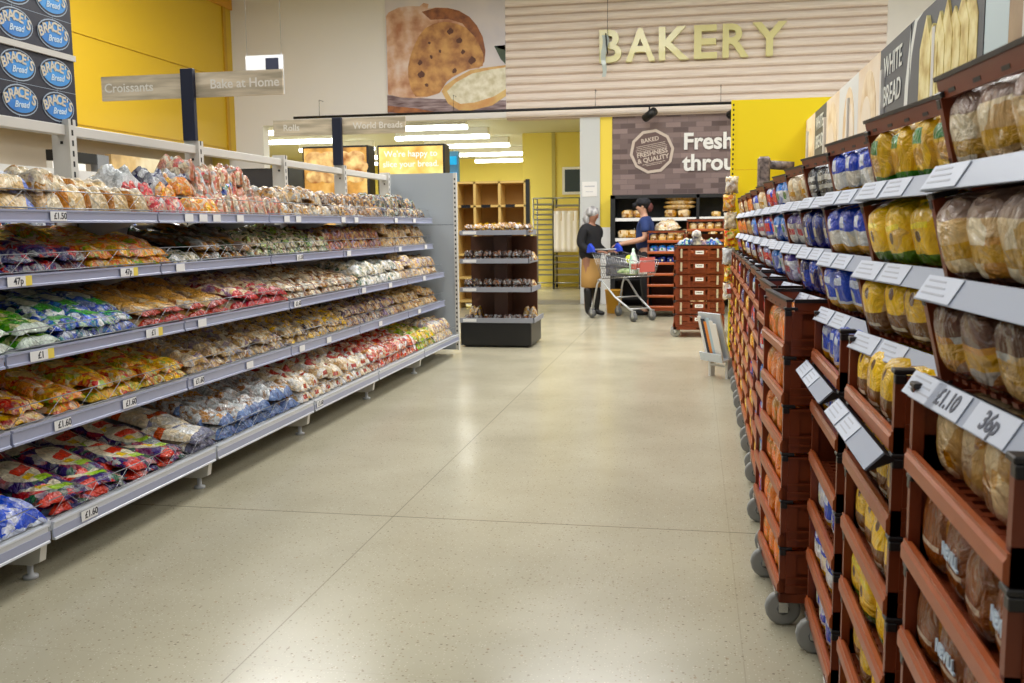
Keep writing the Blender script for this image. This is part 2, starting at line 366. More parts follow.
# ------------------------------------------------------------------ signs
GOLD = mat('pale_gold_letters', S(222, 214, 150), .35, coat=.3)
sg = thing('bakery_sign', 'large pale gold BAKERY letters on the slatted timber bulkhead', 'sign', (-.14, WY-.07, 4.17))
xs = [-1.49, -1.0, -.46, .05, .55, 1.09]; cap = {}
xpos = [(-1.65, -1.27), (-1.20, -.70), (-.64, -.13), (-.05, .33), (.42, .85), (.91, 1.46)]
for ch, (a, b) in zip('BAKERY', xpos):
    v, f = text_geo(ch, 1.0, depth=.05, bold=.022)
    x0 = min(p.x for p in v); x1 = max(p.x for p in v); y0 = min(p.y for p in v); y1 = max(p.y for p in v)
    sxx = (b-a)/(x1-x0); syy = .55/(y1-y0)
    vv = [Vector(((p.x-x0)*sxx+a+.14, (p.y-y0)*syy, p.z)) for p in v]
    MB().add(vv, f, 0, FNY).build('letter', GOLD, sg)
# ribbon of clear film hanging over B
tag(MB().add([(-1.6+.02*sin(i*.9)+dx, WY-.2+.02*cos(i), 4.62-.07*i) for i in range(11) for dx in (0, .11-.005*i)], [(2*i, 2*i+1, 2*i+3, 2*i+2) for i in range(10)], 0).tube([(-1.53, WY-.22, 4.64), (-1.5, WY-.22, 4.3)], .012, 1).tube([(-1.5, WY-.22, 5.8), (-1.5, WY-.22, 4.6)], .004, 1)
    .build('hanging_scanner', [mat('clear_film', S(190, 200, 196), .2), DARKMETAL]), 'thin grey strip hanging in front of the letter B', 'hanging strip')

# bread poster
def PX(px, py): return ((px-387)*.0184, (113-py)*.01735)
def PZ(X, Y): return PX(380+X/5.69, Y/5.69)
def noisy(name, c1, c2, scale, c3=None, rough=.5, thr=(.35, .65), stretch=(1, 1, 1)):
    m, N, L, B = new_mat(name); tc = N.new('ShaderNodeTexCoord')
    mp = N.new('ShaderNodeMapping'); mp.inputs['Scale'].default_value = stretch; L.new(tc.outputs['Object'], mp.inputs[0])
    n = N.new('ShaderNodeTexNoise'); n.inputs['Scale'].default_value = scale; n.inputs['Detail'].default_value = 6; L.new(mp.outputs[0], n.inputs['Vector'])
    r = N.new('ShaderNodeValToRGB'); e = r.color_ramp.elements; e[0].position = thr[0]; e[1].position = thr[1]; e[0].color = c1; e[1].color = c2
    if c3: q = e.new((thr[0]+thr[1])/2); q.color = c3
    L.new(n.outputs[0], r.inputs[0]); L.new(r.outputs[0], B.inputs['Base Color']); B.inputs['Roughness'].default_value = rough
    return m
pm = [noisy('poster_backdrop', S(206, 200, 206), S(226, 216, 214), 1.2), noisy('poster_crust', S(176, 116, 78), S(228, 204, 190), 3, S(210, 166, 134)),
      noisy('poster_crumb', S(150, 96, 54), S(212, 160, 90), 5, S(190, 134, 72)), noisy('poster_dark_crust', S(110, 62, 40), S(176, 108, 56), 6),
      noisy('poster_board', S(96, 70, 72), S(168, 148, 150), 3, stretch=(1, 1, 8)), noisy('poster_white_crumb', S(206, 196, 160), S(240, 234, 214), 8), noisy('poster_gold_crust', S(206, 150, 86), S(222, 190, 120), 4),
      mat('poster_flour', S(226, 214, 214), .6, var=.1), mat('poster_hole', S(96, 56, 40), .6), mat('poster_leaf', S(70, 84, 70), .6)]
po = thing('bread_poster', 'large square poster of a cut brown loaf on the wall left of the slats', 'poster', (-5.5, WY-.03, 3.43))
p = MB(); p.box((0, -.0, 0), (2.19, .03, 2.36), 0)
def pl(pts, mi, d):
    q = [PZ(*a) for a in pts]; q = [(min(2.19, max(0, x)), max(0, y)) for x, y in q]; p.prism(q, 0, d, mi, FNY)
pl([(40, 528), (300, 560), (720, 585), (720, 690), (40, 690)], 4, .002)
pl([(40, 590), (200, 610), (350, 650), (340, 672), (150, 650), (40, 625)], 3, .003)
pl([(45, 75), (60, 55), (120, 30), (180, 25), (240, 30), (262, 12), (290, 20), (285, 45), (340, 42), (400, 48), (460, 66), (520, 105), (560, 155), (592, 220), (606, 300), (600, 360), (570, 395), (500, 405), (420, 440), (380, 470), (340, 530), (270, 548), (210, 553), (120, 545), (45, 525)], 1, .003)
pl([(250, 62), (330, 44), (400, 50), (460, 66), (520, 105), (560, 155), (592, 220), (606, 300), (596, 365), (560, 360), (540, 220), (480, 140), (400, 110), (300, 110)], 3, .004)
pl([(205, 545), (180, 500), (165, 430), (165, 370), (180, 310), (200, 260), (230, 200), (270, 155), (320, 132), (380, 125), (450, 140), (500, 165), (545, 215), (570, 260), (595, 320), (590, 385), (510, 400), (430, 430), (385, 465), (345, 525), (280, 545)], 2, .006)
for hx, hy, hr in ((240, 418, 22), (530, 350, 24), (235, 350, 16), (460, 235, 18), (300, 320, 12), (410, 180, 20), (290, 240, 9), (350, 290, 11), (480, 300, 14), (270, 480, 12), (430, 405, 16)):
    pl([(hx+hr*cos(a*pi/7)*(.8+.2*sin(a+hx)), hy+hr*sin(a*pi/7)*(.9+.2*cos(a*2+hy))) for a in range(14)][::-1], 8, .007)
pl([(355, 520), (370, 490), (430, 450), (520, 405), (600, 395), (740, 385), (740, 560), (640, 610), (520, 635), (450, 630), (390, 590)], 6, .008)
pl([(385, 520), (440, 470), (530, 425), (640, 405), (740, 398), (740, 520), (650, 560), (540, 590), (460, 595), (410, 565)], 5, .009)
pl([(640, 250), (740, 220), (740, 300), (680, 290)], 0, .004); pl([(655, 275), (740, 272), (740, 380), (690, 350)], 9, .004)
p.build('printed_sheet', pm, po)

# spot track
tr = thing('spotlight_track', 'thin black track running along the foot of the bulkhead', 'light track', (-3.3, WY-.3, 3.4))
MB().tube([(-3.9, 0, 0), (3.98, 0, 0)], .025, n=6).build('track', DARKMETAL, tr)
for x in (-3.4, -.9, 1.6, 3.7): MB().tube([(x, 0, 0), (x, 0, .3), (x, .2, .3)], .006).build('hanger', DARKMETAL, tr)
for x, w in ((-.78, 'above the octagonal badge'), (.62, 'beside the yellow end panel')):
    t = thing('spotlight', 'small black spotlight hanging from the track ' + w, 'spotlight', (x, WY-.3, 3.36), 0)
    MB().tube([(0, 0, .02), (0, 0, -.06)], .015).build('bracket', DARKMETAL, t)
    MB().tube([(.09, -.09, -.06), (-.08, .08, -.16)], .07, n=12).build('lamp_head', DARK, t)

# badge + freshly lettering
CREAM = mat('cream_print', S(206, 190, 176), .5); BADGE = mat('badge_brown', S(104, 82, 78), .6)
b = thing('quality_badge', 'cream ten-sided FRESHNESS and QUALITY badge on the brick print', 'sign', (-.75, WY+.03, 2.66))
def ring(ro, ri, d, mi, mb):
    n = 10; o = [(ro*cos(2*pi*(k+.2)/n), ro*sin(2*pi*(k+.2)/n)) for k in range(n)]; i = [(x*ri/ro, y*ri/ro) for x, y in o]
    for k in range(n):
        j = (k+1) % n; mb.prism([o[k], o[j], i[j], i[k]], 0, d, mi, FNY)
m_ = MB(); ring(.385, .335, .008, 0, m_); m_.build('border', CREAM, b)
m_ = MB(); m_.prism([(.335*cos(2*pi*(k+.2)/10), .335*sin(2*pi*(k+.2)/10)) for k in range(10)], 0, .003, 0, FNY); m_.build('field', BADGE, b)
rot = T((0, -.004, 0)) @ Matrix.Rotation(R(-10), 4, 'Y') @ FNY
m_ = MB()
m_.text('BAKED', .1, rot @ T((0, .2, 0)), bold=.002).text('FRESHNESS', .108, rot @ T((0, -.03, 0)), bold=.003).text('& QUALITY', .108, rot @ T((0, -.13, 0)), bold=.003)
for yy, w in ((.12, .25), (.09, .25), (.06, .27), (.03, .27), (-.2, .2), (-.225, .14)): m_.box((-w, -.0, yy-.004), (w, .002, yy+.004), 0, T((0, -.004, 0)) @ Matrix.Rotation(R(-10), 4, 'Y'))
m_.build('lettering', CREAM, b)
fs_ = thing('freshly_lettering', 'white two-line lettering beginning Freshly on the brick print', 'sign', (-.22, WY+.02, 2.6))
MB().text('Freshly', .385, FNY @ T((0, .2, 0)), align='LEFT', depth=.012, bold=.011).build('upper_line', WHITE, fs_)
MB().text('through', .385, FNY @ T((0, -.16, 0)), align='LEFT', depth=.012, bold=.011).build('lower_line', WHITE, fs_)

# notices
tag(MB().box((-1.96, WY-.03, 1.9), (-1.7, WY-.022, 2.16), 0).box((-1.92, WY-.032, 2.07), (-1.74, WY-.03, 2.09), 1).box((-1.9, WY-.032, 1.98), (-1.77, WY-.03, 1.99), 1).build('notice', [WHITE, mat('faint_print', S(190, 190, 196), .6)]), 'white paper notice stuck on the pale grey column', 'notice')
hs = thing('hanging_sign', 'small white and navy hanging sign high left of the bread poster', 'sign', (-5.55, 12, 3.35))
MB().box((-.26, -.01, -.2), (.26, .01, .3)).build('board', mat('grey_white_board', S(204, 206, 210), .5), hs); MB().box((.02, -.014, .1), (.2, -.01, .26)).build('navy_square', NAVY, hs)
MB().tube([(-.24, 0, .3), (-.24, 0, 2.4)], .004).tube([(.24, 0, .3), (.24, 0, 2.4)], .004).build('cable', WIRE, hs)

# ------------------------------------------------------------------ left gondola
YJ = [.59+1.36*i for i in range(1, 8)]   # bay joints 1.95 .. 10.11
SX = -3.32
LEV = [(-2.53, .16, .235), (-2.68, .54, .605), (-2.68, .86, .915), (-2.80, 1.165, 1.22), (-2.80, 1.438, 1.495)]
ORD = ['nearest', 'second', 'third', 'fourth', 'fifth', 'farthest']
def rail_profile(x, z0, z1): return [(x-.012, z0), (x+.004, z0), (x+.004, z0+.008), (x-.002, z0+.012), (x-.002, z1-.012), (x+.004, z1-.008), (x+.004, z1), (x-.012, z1)]
MY = Matrix(((1, 0, 0, 0), (0, 0, 1, 0), (0, 1, 0, 0), (0, 0, 0, 1)))  # profile (x,z) pushed along y
def ticket(parent, x, y, z, h, s=None, w=.11, yellow=False, tilt=0, face=FPX, plain=2):
    mb = MB(); M = T((x, y, z)) @ face
    mb.box((-w/2, -h/2, 0), (w/2, h/2, .0015), 0, M)
    if yellow: mb.box((w/2, -h/2, 0), (w/2+.04, h/2, .0015), 1, M)
    if s: mb.text(s, h*.95, M @ T((.012, 0, .002)), 2, bold=.0008, depth=.0004)
    return mb.build('price_ticket', [TICKET, TICKET_Y, INK], parent)
tickets = {0: [(3.55, '£1.60'), (6.12, '£1.60')], 1: [(3.62, '£1.60'), (4.12, '£1.60'), (4.78, '£1.60'), (5.4, None), (6.2, None), (6.7, None), (7.9, None), (9.1, None)],
           2: [(3.5, '£1'), (4.35, '£1'), (4.85, None), (6.15, '£1.60'), (7.5, None), (8.2, None), (9.3, None)],
           3: [(3.55, '47p'), (4.35, '47p'), (4.86, None), (6.5, '£1.50'), (7.5, None), (8.9, None), (9.8, None)],
           4: [(3.85, '£1.50'), (4.98, None), (5.14, None), (5.3, None), (5.6, None), (6.3, None), (6.5, None), (7.4, None), (7.7, None), (8.8, None), (9.4, None)]}
for bi in range(6):
    y0, y1 = YJ[bi], YJ[bi+1]
    g = thing('shelving_bay', 'grey metal shelving bay of the left-hand bread aisle, %s from the camera' % ORD[bi], 'shelving', (SX, (y0+y1)/2, 0), 0, 'left-hand shelving bays')
    inv = T((-SX, -(y0+y1)/2, 0))
    def bl(mb, name, mats, parent=g, bevel=0):
        mb.v = [inv @ v for v in mb.v]; return mb.build(name, mats, parent, None, bevel)
    # uprights with slots
    for yy in ((y0, y1) if bi == 5 else (y0,)):
        if bi == 5 and yy == y1: yy -= .03
        mb = MB(); mb.box((SX-.05, yy-.04, 0), (SX+.055, yy+.02, 1.99), 0)
        zz = 1.3
        while zz < 1.97:
            mb.box((SX+.0552, yy-.02, zz), (SX+.0558, yy-.005, zz+.03), 1); zz += .055
        mb.box((SX-.01, yy-.0415, 1.93), (SX+.01, yy-.04, 1.945), 1).box((SX-.0, yy-.0415, 1.86), (SX+.016, yy-.04, 1.875), 1)
        bl(mb, 'upright', [POST_WHITE, DARK])
    bl(MB().box((SX-.02, y0, .1), (SX+.0, y1, 1.43)), 'back_panel', BACK_PANEL)
    bl(MB().box((SX-.02, y0+.02, 1.905), (SX+.035, y1-.04, 1.96)), 'top_rail', POST_WHITE, bevel=.004)
    for li, (x, z0, z1) in enumerate(LEV):
        mb = MB()
        if li == 0: mb.box((SX, y0+.004, .20), (x-.012, y1-.004, .225))
        else: mb.box((SX, y0+.004, z1-.03), (x-.012, y1-.004, z1-.008)); 
        if li:
            for yy in (y0+.008, y1-.012): mb.prism([(SX, z1-.16), (SX+.05, z1-.16), (x-.06, z1-.035), (x-.02, z1-.008), (SX, z1-.008)], yy, yy+.004, 0, MY)
        sh = bl(mb, 'base_shelf' if li == 0 else 'shelf', SHELF_METAL)
        mb = MB(); gp = .016 if li == 0 else .008; mb.prism(rail_profile(x, z0, z1), y0+gp, y1-gp, 0, MY)
        if li == 0: mb.box((x-.002, y0+.008, z0+.012), (x+.001, y1-.008, z1-.03), 1)
        bl(mb, 'price_rail', [RAIL_WHITE if li == 0 else RAIL_LILAC, RAIL_LILAC if li == 0 else RAIL_WHITE], sh)
        # low wire guard: two rods and a zigzag
        mb = MB(); xg = x-.018; h = .085
        mb.tube([(xg, y0+.02, z1+h), (xg, y1-.02, z1+h)], .0022, n=4).tube([(xg, y0+.02, z1+.008), (xg, y1-.02, z1+.008)], .003, n=4)
        n = 12; mb.tube([(xg, y0+.02+(y1-y0-.04)*i/n, z1+(h if i % 2 else .008)) for i in range(n+1)], .0016, n=4)
        bl(mb, 'wire_guard', WIRE, sh)
        for ty, ts in tickets[li]:
            if y0 <= ty < y1:
                tk = ticket(sh, x+.005, ty, (z0+z1)/2+(.005 if li == 0 else 0), .042, ts, .11 if ts else .09, yellow=(ts in ('£1', '47p')))
                tk.location = (-SX, -(y0+y1)/2, 0)
    mb = MB(); mb.box((SX+.1, y0+.01, .02), (SX+.12, y1-.01, .2)); bl(mb, 'kick_plate', mat('kick', S(120, 118, 112), .6) if bi == 0 else bpy.data.materials['kick'])
    mb = MB(); mb.prism([(SX, .2), (SX, .05), (-2.62, .06), (-2.58, .075), (-2.56, .2)], y0-.02, y0+.02, 0, MY); bl(mb, 'bracket_foot', POST_WHITE)
    mb = MB().lathe([(.03, 0), (.03, .012), (.012, .016), (.012, .07)], M=T((-2.64, y0, 0))); bl(mb, 'levelling_foot', SHELF_METAL)
# end panel with perforated edge
e = thing('end_panel', 'grey end panel with perforated white edge closing the left shelving', 'panel', (-3.0, 10.18, 0))
MB().box((-.4, 0, .05), (.42, .03, 1.98)).box((-.4, -.001, 1.42), (.42, 0, 1.424), 1).build('board', [END_GREY, DARK], e)
mb = MB().box((.42, -.01, .05), (.455, .04, 1.98), 0)
zz = .1
while zz < 1.95: mb.box((.43, -.011, zz), (.445, -.0098, zz+.022), 1); zz += .05
mb.build('perforated_edge', [POST_WHITE, DARK], e)

# hanging-name posts with wooden signs
def wood():
    return noisy('weathered_oak_sign', S(176, 164, 140), S(232, 218, 192), 2.5, S(206, 192, 166), stretch=(1, 1, 9))
WOOD = wood()
for (y, a, bb, l1, l2, z0, z1, lab) in ((6.03, -3.97, -2.66, 'Croissants', 'Bake at Home', 2.275, 2.435, 'first'), (8.74, -3.97, -2.66, 'Rolls', 'World Breads', 2.275, 2.425, 'second')):
    t = thing('aisle_sign', 'oak-look %s and %s sign on a navy post above the left shelving' % (l1, l2), 'sign', (SX, y, 1.99))
    MB().box((-.045, -.06, -.0), (.045, -.02, .47 if y < 7 else .44)).build('post', NAVY, t, bevel=.003)
    s_ = MB(); s_.box((a-SX, -.02, z0-1.99), (bb-SX, .0, z1-1.99), 0).build('board', [WOOD], t)
    MB().text(l1, .085, T(((a+SX-.045)/2-SX+(-.1 if y < 7 else -.12), -.0205, (z0+z1)/2-1.99)) @ FNY, bold=.001).build('lettering', mat('sign_white', S(240, 236, 226), .5) if y < 7 else bpy.data.materials['sign_white'], t)
    MB().text(l2, .085, T(((bb+SX+.045)/2-SX+.04, -.0205, (z0+z1)/2-1.99)) @ FNY, bold=.001).build('lettering', bpy.data.materials['sign_white'], t)

# blue oval bread logos on the board above the shelving
NVB = mat('navy_logo_board', S(22, 26, 48), .45)
OV = noisy('blue_logo_oval', S(20, 100, 196), S(72, 160, 232), 2)
OVE = mat('logo_silver', S(170, 186, 204), .4); LGOLD = mat('logo_cream_letters', S(214, 206, 190), .4); LW = mat('logo_white_script', S(210, 232, 250), .4)
for r_, (z0, z1) in enumerate(((1.965, 2.305), (2.335, 2.675))):
    t = thing('logo_board', 'navy board of blue oval bread logos above the shelving, %s of the two' % ('lower', 'upper')[r_], 'sign', (SX, 4.0, z0))
    MB().box((-.015, -1.3, 0), (.015, .765, z1-z0)).build('board', NVB, t)
    mb = MB()
    for q in range(7): mb.box((.0152, .765-.305*(q+1)+.15-.001, 0), (.016, .765-.305*(q+1)+.15+.001, z1-z0))
    mb.box((.0152, -1.3, .169), (.016, .765, .171)); mb.build('joint_lines', OVE, t)
    for q in range(7):
        for w in range(2):
            cy = .62-.29*q; cz = .085+.17*w if z1 < 2.4 else .085+.17*w
            cy = .61-.29*q
            M = T((.016, cy, cz)) @ FPX
            mb = MB()
            el = lambda a, b_, n=24: [(a*cos(2*pi*i/n), b_*sin(2*pi*i/n)) for i in range(n)]
            mb.prism(el(.128, .077), 0, .002, 0, M); mb.prism(el(.122, .071), .002, .003, 3, M); mb.prism(el(.112, .062), .003, .004, 1, M)
            # arched name
            word = "BRACE'S"; n = len(word)
            for i, ch in enumerate(word):
                u = (-.97, -.64, -.31, .03, .36, .60, .86)[i]; cxw = u*.108; czw = .036-.04*u*u
                mb.text(ch, .068, M @ T((cxw, czw, .006)) @ Matrix.Rotation(-u*.35, 4, 'Z'), 2, bold=.002, depth=.001)
            mb.text('Bread', .045, M @ T((0, -.022, .006)) @ Matrix.Rotation(.05, 4, 'Z'), 4, shear=.35, depth=.001, bold=.0008)
            mb.build('oval_logo', [OVE, OV, LGOLD, NVB, LW], t)
tag(MB().box((SX-.02, 2.7, 2.305), (SX+.03, 4.765, 2.335)).build('sign_rail', POST_WHITE), 'white bar between the two navy logo boards', 'rail')

# ------------------------------------------------------------------ packs on the left shelves
def pack_mesh(w, l, t, seed, lumps=None, pu=3.0, pv=4.0, n=13, crimp=True, wr=.18):
    """a filled film pack: x is its length (front at +l/2), y its width, z up; lumps = (nx, ny) pieces showing through"""
    rr = random.Random(seed); ph = [rr.uniform(0, 6.28) for _ in range(6)]
    vs = []; fs = []
    def h(u, v):
        e = max(0, 1-abs(u)**pu)**.5*max(0, 1-abs(v)**pv)**.5
        q = e
        if lumps:
            lx, ly = lumps
            q = e*(.62+.38*abs(cos((u+1)*pi*lx/2-pi/2*(1)))**.6*abs(cos((v+1)*pi*ly/2-pi/2))**.6)
        q += wr*e*(noise.noise(Vector((u*2.5+seed*3.1, v*2.5, seed)))+.4*sin(7*u+4*v+ph[0])*.5)
        return q
    for side in (0, 1):
        for i in range(n+1):
            for j in range(n+1):
                u = -1+2*i/n; v = -1+2*j/n
                k = 1-.06*(abs(v)**2) if not crimp else 1+.05*noise.noise(Vector((v*3, seed, 0)))
                bx = u*l/2*k + .004*sin(9*v+ph[1])*(abs(u) > .95)
                by = v*w/2*(1-.10*(1-abs(u))**2 if crimp else 1) + .006*noise.noise(Vector((u*3, seed*2., 5)))
                zc = .004+.006*sin(5*v+ph[2])*(abs(u) > .85) + .01*max(0, noise.noise(Vector((u*1.5, v*1.5, seed+9.))))
                z = (zc + h(u, v)*t) if side else (zc-.003 if abs(u) > .85 or abs(v) > .9 else 0)
                vs.append((bx, by, max(z, 0 if not side else .003)))
    m = (n+1)**2
    for i in range(n):
        for j in range(n):
            a = i*(n+1)+j; b = a+1; c = a+n+2; d = a+n+1
            fs.append((a, b, c, d)); fs.append((m+a, m+d, m+c, m+b))
    ring = [i for i in range(n+1)]+[i*(n+1)+n for i in range(1, n+1)]+[n*(n+1)+j for j in range(n-1, -1, -1)]+[i*(n+1) for i in range(n-1, 0, -1)]
    for q in range(len(ring)):
        a, b = ring[q], ring[(q+1) % len(ring)]
        fs.append((b, a, m+a, m+b))
    return MB().add(vs, fs, 0, None, True)
_pm = {}
def product(name, material, w, l, t, **kw):
    k = (name, material.name, w, l, t, str(kw))
    if k not in _pm: _pm[k] = [pack_mesh(w, l, t, s+len(_pm)*5, **kw).mesh(name, material) for s in range(3)]
    return _pm[k]

PAL = dict(bread=S(214, 180, 128), pale=S(232, 214, 180), cream=S(240, 228, 204), tan=S(190, 140, 84), brown=S(132, 84, 48), dk=S(72, 48, 36), white=S(236, 238, 240), film=S(172, 176, 176),
           blue=S(20, 74, 200), navy=S(26, 30, 84), purple=S(58, 36, 104), lilac=S(136, 116, 150), green=S(70, 150, 44), lime=S(150, 190, 80), dgreen=S(30, 84, 50), red=S(204, 40, 34), dred=S(140, 34, 40), orange=S(240, 130, 30), yellow=S(250, 200, 22), pink=S(226, 110, 116), grey=S(120, 124, 132), black=S(24, 26, 32))
def C(*k): return [PAL[x] for x in k]
F = {}
F['pitta'] = film('pitta_film', C('bread', 'pale', 'cream', 'bread'), [('rect', 'y', .82, 1.1, None, 0, 0, S(70, 110, 200)), ('rect', 'z', .8, 1.2, None, 0, 0, S(224, 232, 244))], 12)
F['clearbag'] = film('clear_bread_film', C('cream', 'pale', 'tan', 'white', 'pale'), [], 16)
F['crumpet'] = film('crumpet_film', C('pale', 'bread', 'cream', 'pale', 'bread'), [('rect', 'y', -.1, .16, None, 0, 0, S(190, 120, 50)), ('rect', 'z', .85, 1.2, None, 0, 0, S(240, 226, 206))], 14)
F['pinkbun'] = film('pink_bun_film', C('pink', 'red', 'cream', 'pink', 'dred', 'film'), [], 22)
F['orangebun'] = film('orange_bun_film', C('orange', 'yellow', 'cream', 'orange', 'tan'), [], 22)
F['teacake'] = film('teacake_film', C('cream', 'pale', 'pink', 'cream', 'brown', 'film'), [('rect', 'y', .35, .6, None, 0, 0, S(176, 112, 84))], 20)
F['whiteroll'] = film('white_roll_film', C('cream', 'dk', 'tan', 'bread', 'film'), [], 22)
F['brownroll'] = film('brown_roll_film', C('tan', 'brown', 'film', 'bread', 'black', 'dk'), [], 22)
F['greyroll'] = film('grey_roll_film', C('black', 'bread', 'film', 'dgreen', 'brown', 'navy'), [], 24)
F['fajita'] = film('purple_wrap_film', C('purple', 'navy', 'red', 'dk', 'film', 'navy'), [('disc', 'x', .35, 'y', .5, .27, S(226, 210, 170)), ('rect', 'x', .5, .72, 'y', .3, .7, S(210, 60, 40)), ('rect', 'x', .16, .3, 'y', .3, .7, S(150, 186, 70))], 20)
F['orangewrap'] = film('orange_wrap_film', C('orange', 'yellow', 'red', 'cream', 'orange', 'lime'), [('disc', 'x', .35, 'y', .5, .26, S(230, 206, 150)), ('rect', 'x', .2, .34, 'y', .25, .6, S(196, 170, 60))], 22)
F['garlic'] = film('white_green_film', C('white', 'cream', 'film', 'dgreen', 'pale', 'white'), [], 22)
F['darkgreen'] = film('dark_green_baguette_film', C('dgreen', 'dk', 'brown', 'film', 'dk', 'tan'), [], 16, stretch=(.4, 1, 1))
F['palegreen'] = film('pale_green_film', C('pale', 'cream', 'lime', 'film', 'cream', 'brown', 'dgreen'), [], 24)
F['mauve'] = film('mauve_brown_film', C('brown', 'dred', 'tan', 'lilac', 'dk', 'bread'), [], 22)
F['beige'] = film('beige_roll_film', C('bread', 'pale', 'tan', 'film', 'bread', 'brown'), [], 22)
F['greentort'] = film('green_tortilla_film', C('green', 'green', 'lime', 'pale', 'green', 'dgreen'), [('disc', 'x', .3, 'y', .5, .24, S(226, 222, 196)), ('rect', 'x', .0, .14, None, 0, 0, S(190, 200, 204)), ('rect', 'x', .4, .52, 'y', .2, .8, S(186, 216, 80)), ('rect', 'x', .86, 1.2, None, 0, 0, S(214, 222, 214))], 14)
F['bluetort'] = film('blue_tortilla_film', C('blue', 'navy', 'film', 'blue', 'green', 'white'), [('disc', 'x', .4, 'y', .5, .2, S(220, 216, 196)), ('rect', 'x', .6, .8, 'y', .3, .8, S(80, 160, 50))], 18)
F['naan'] = film('naan_film', C('bread', 'tan', 'pale', 'bread', 'film', 'brown'), [('disc', 'x', .5, 'y', .5, .33, S(208, 160, 100)), ('rect', 'x', -.1, .12, None, 0, 0, S(110, 50, 60)), ('rect', 'x', .9, 1.2, None, 0, 0, S(170, 40, 50))], 18)
F['pinkend'] = film('naan_pink_film', C('cream', 'pale', 'lilac', 'dred', 'pale', 'bread'), [('rect', 'x', .85, 1.2, None, 0, 0, S(186, 60, 74))], 20)
F['creamwrap'] = film('cream_wrap_film', C('cream', 'film', 'pale', 'cream', 'tan', 'brown'), [('rect', 'y', .42, .56, None, 0, 0, S(120, 66, 50))], 16)
F['redwrap'] = film('red_wrap_film', C('red', 'cream', 'red', 'dred', 'pale', 'yellow'), [('disc', 'x', .3, 'y', .5, .25, S(226, 200, 140)), ('rect', 'x', .2, .32, 'y', .3, .75, S(230, 200, 60))], 20)
F['yellowwrap'] = film('yellow_wrap_film', C('yellow', 'yellow', 'orange', 'pale', 'lime', 'red'), [('disc', 'x', .35, 'y', .5, .24, S(226, 206, 150)), ('rect', 'x', .5, .62, 'y', .3, .75, S(206, 50, 40)), ('rect', 'x', .16, .28, 'y', .2, .6, S(140, 170, 60))], 20)
F['lilacbag'] = film('lilac_film', C('lilac', 'bread', 'film', 'tan', 'dk', 'purple', 'pale'), [], 20)
F['lilaccream'] = film('lilac_cream_film', C('cream', 'bread', 'film', 'lilac', 'pale', 'brown', 'bread'), [], 20)
F['brioche'] = film('brioche_film', C('yellow', 'bread', 'film', 'tan', 'pale', 'navy'), [], 20)
F['bluewin'] = film('blue_window_film', C('blue', 'blue', 'blue', 'white', 'blue'), [('rect', 'x', .1, .55, 'y', .15, .85, S(212, 160, 100)), ('rect', 'x', .97, 1.2, None, 0, 0, S(220, 226, 236))], 12, amp=.03)
F['purplewrap'] = film('white_purple_wrap_film', C('purple', 'purple', 'navy', 'red', 'film', 'dgreen'), [('disc', 'x', .45, 'y', .45, .33, S(230, 222, 196)), ('rect', 'x', .38, .52, 'y', .3, .75, S(206, 60, 60)), ('rect', 'x', .55, .66, 'y', .28, .55, S(226, 190, 60)), ('rect', 'x', .68, .8, 'y', .4, .8, S(160, 200, 70)), ('rect', 'x', .86, 1.2, 'y', 0, .4, S(216, 66, 44))], 14)
F['orangestripe'] = film('white_orange_film', C('cream', 'white', 'pale', 'cream'), [('rect', 'x', .3, .42, None, 0, 0, S(232, 90, 40)), ('rect', 'x', .85, 1.2, None, 0, 0, S(70, 80, 120))], 12, amp=.04)
F['bluewhite'] = film('blue_white_roll_film', C('film', 'white', 'brown', 'film', 'white', 'film', 'tan'), [('rect', 'x', .86, 1.2, None, 0, 0, S(80, 110, 160))], 20)
F['redwhite'] = film('red_white_roll_film', C('white', 'cream', 'cream', 'pale', 'tan', 'white'), [('rect', 'x', .32, .62, 'y', .3, .75, S(176, 40, 40)), ('rect', 'z', .2, .5, 'y', .3, .6, S(170, 44, 40))], 16, amp=.05)
F['redbag'] = film('red_bag_film', C('red', 'dred', 'cream', 'red', 'tan', 'white'), [], 18)
F['limebag'] = film('lime_bag_film', C('lime', 'cream', 'bread', 'lime', 'dk', 'yellow'), [], 20)
F['lilaclog'] = film('cream_lilac_film', C('cream', 'pale', 'bread', 'lilac', 'film'), [], 20)
F['bluebag'] = film('dark_blue_pack_film', C('navy', 'navy', 'grey', 'white', 'navy'), [], 12)
F['whitebag'] = film('white_pack_film', C('white', 'film', 'white'), [], 10)

SHN = ['bottom shelf', 'second shelf', 'third shelf', 'fourth shelf', 'top shelf']
def instance(meshes, loc, rot, label, cat, group):
    o = obj(meshes[0].name, rnd.choice(meshes), None, loc, rot); return tag(o, label, cat, group)
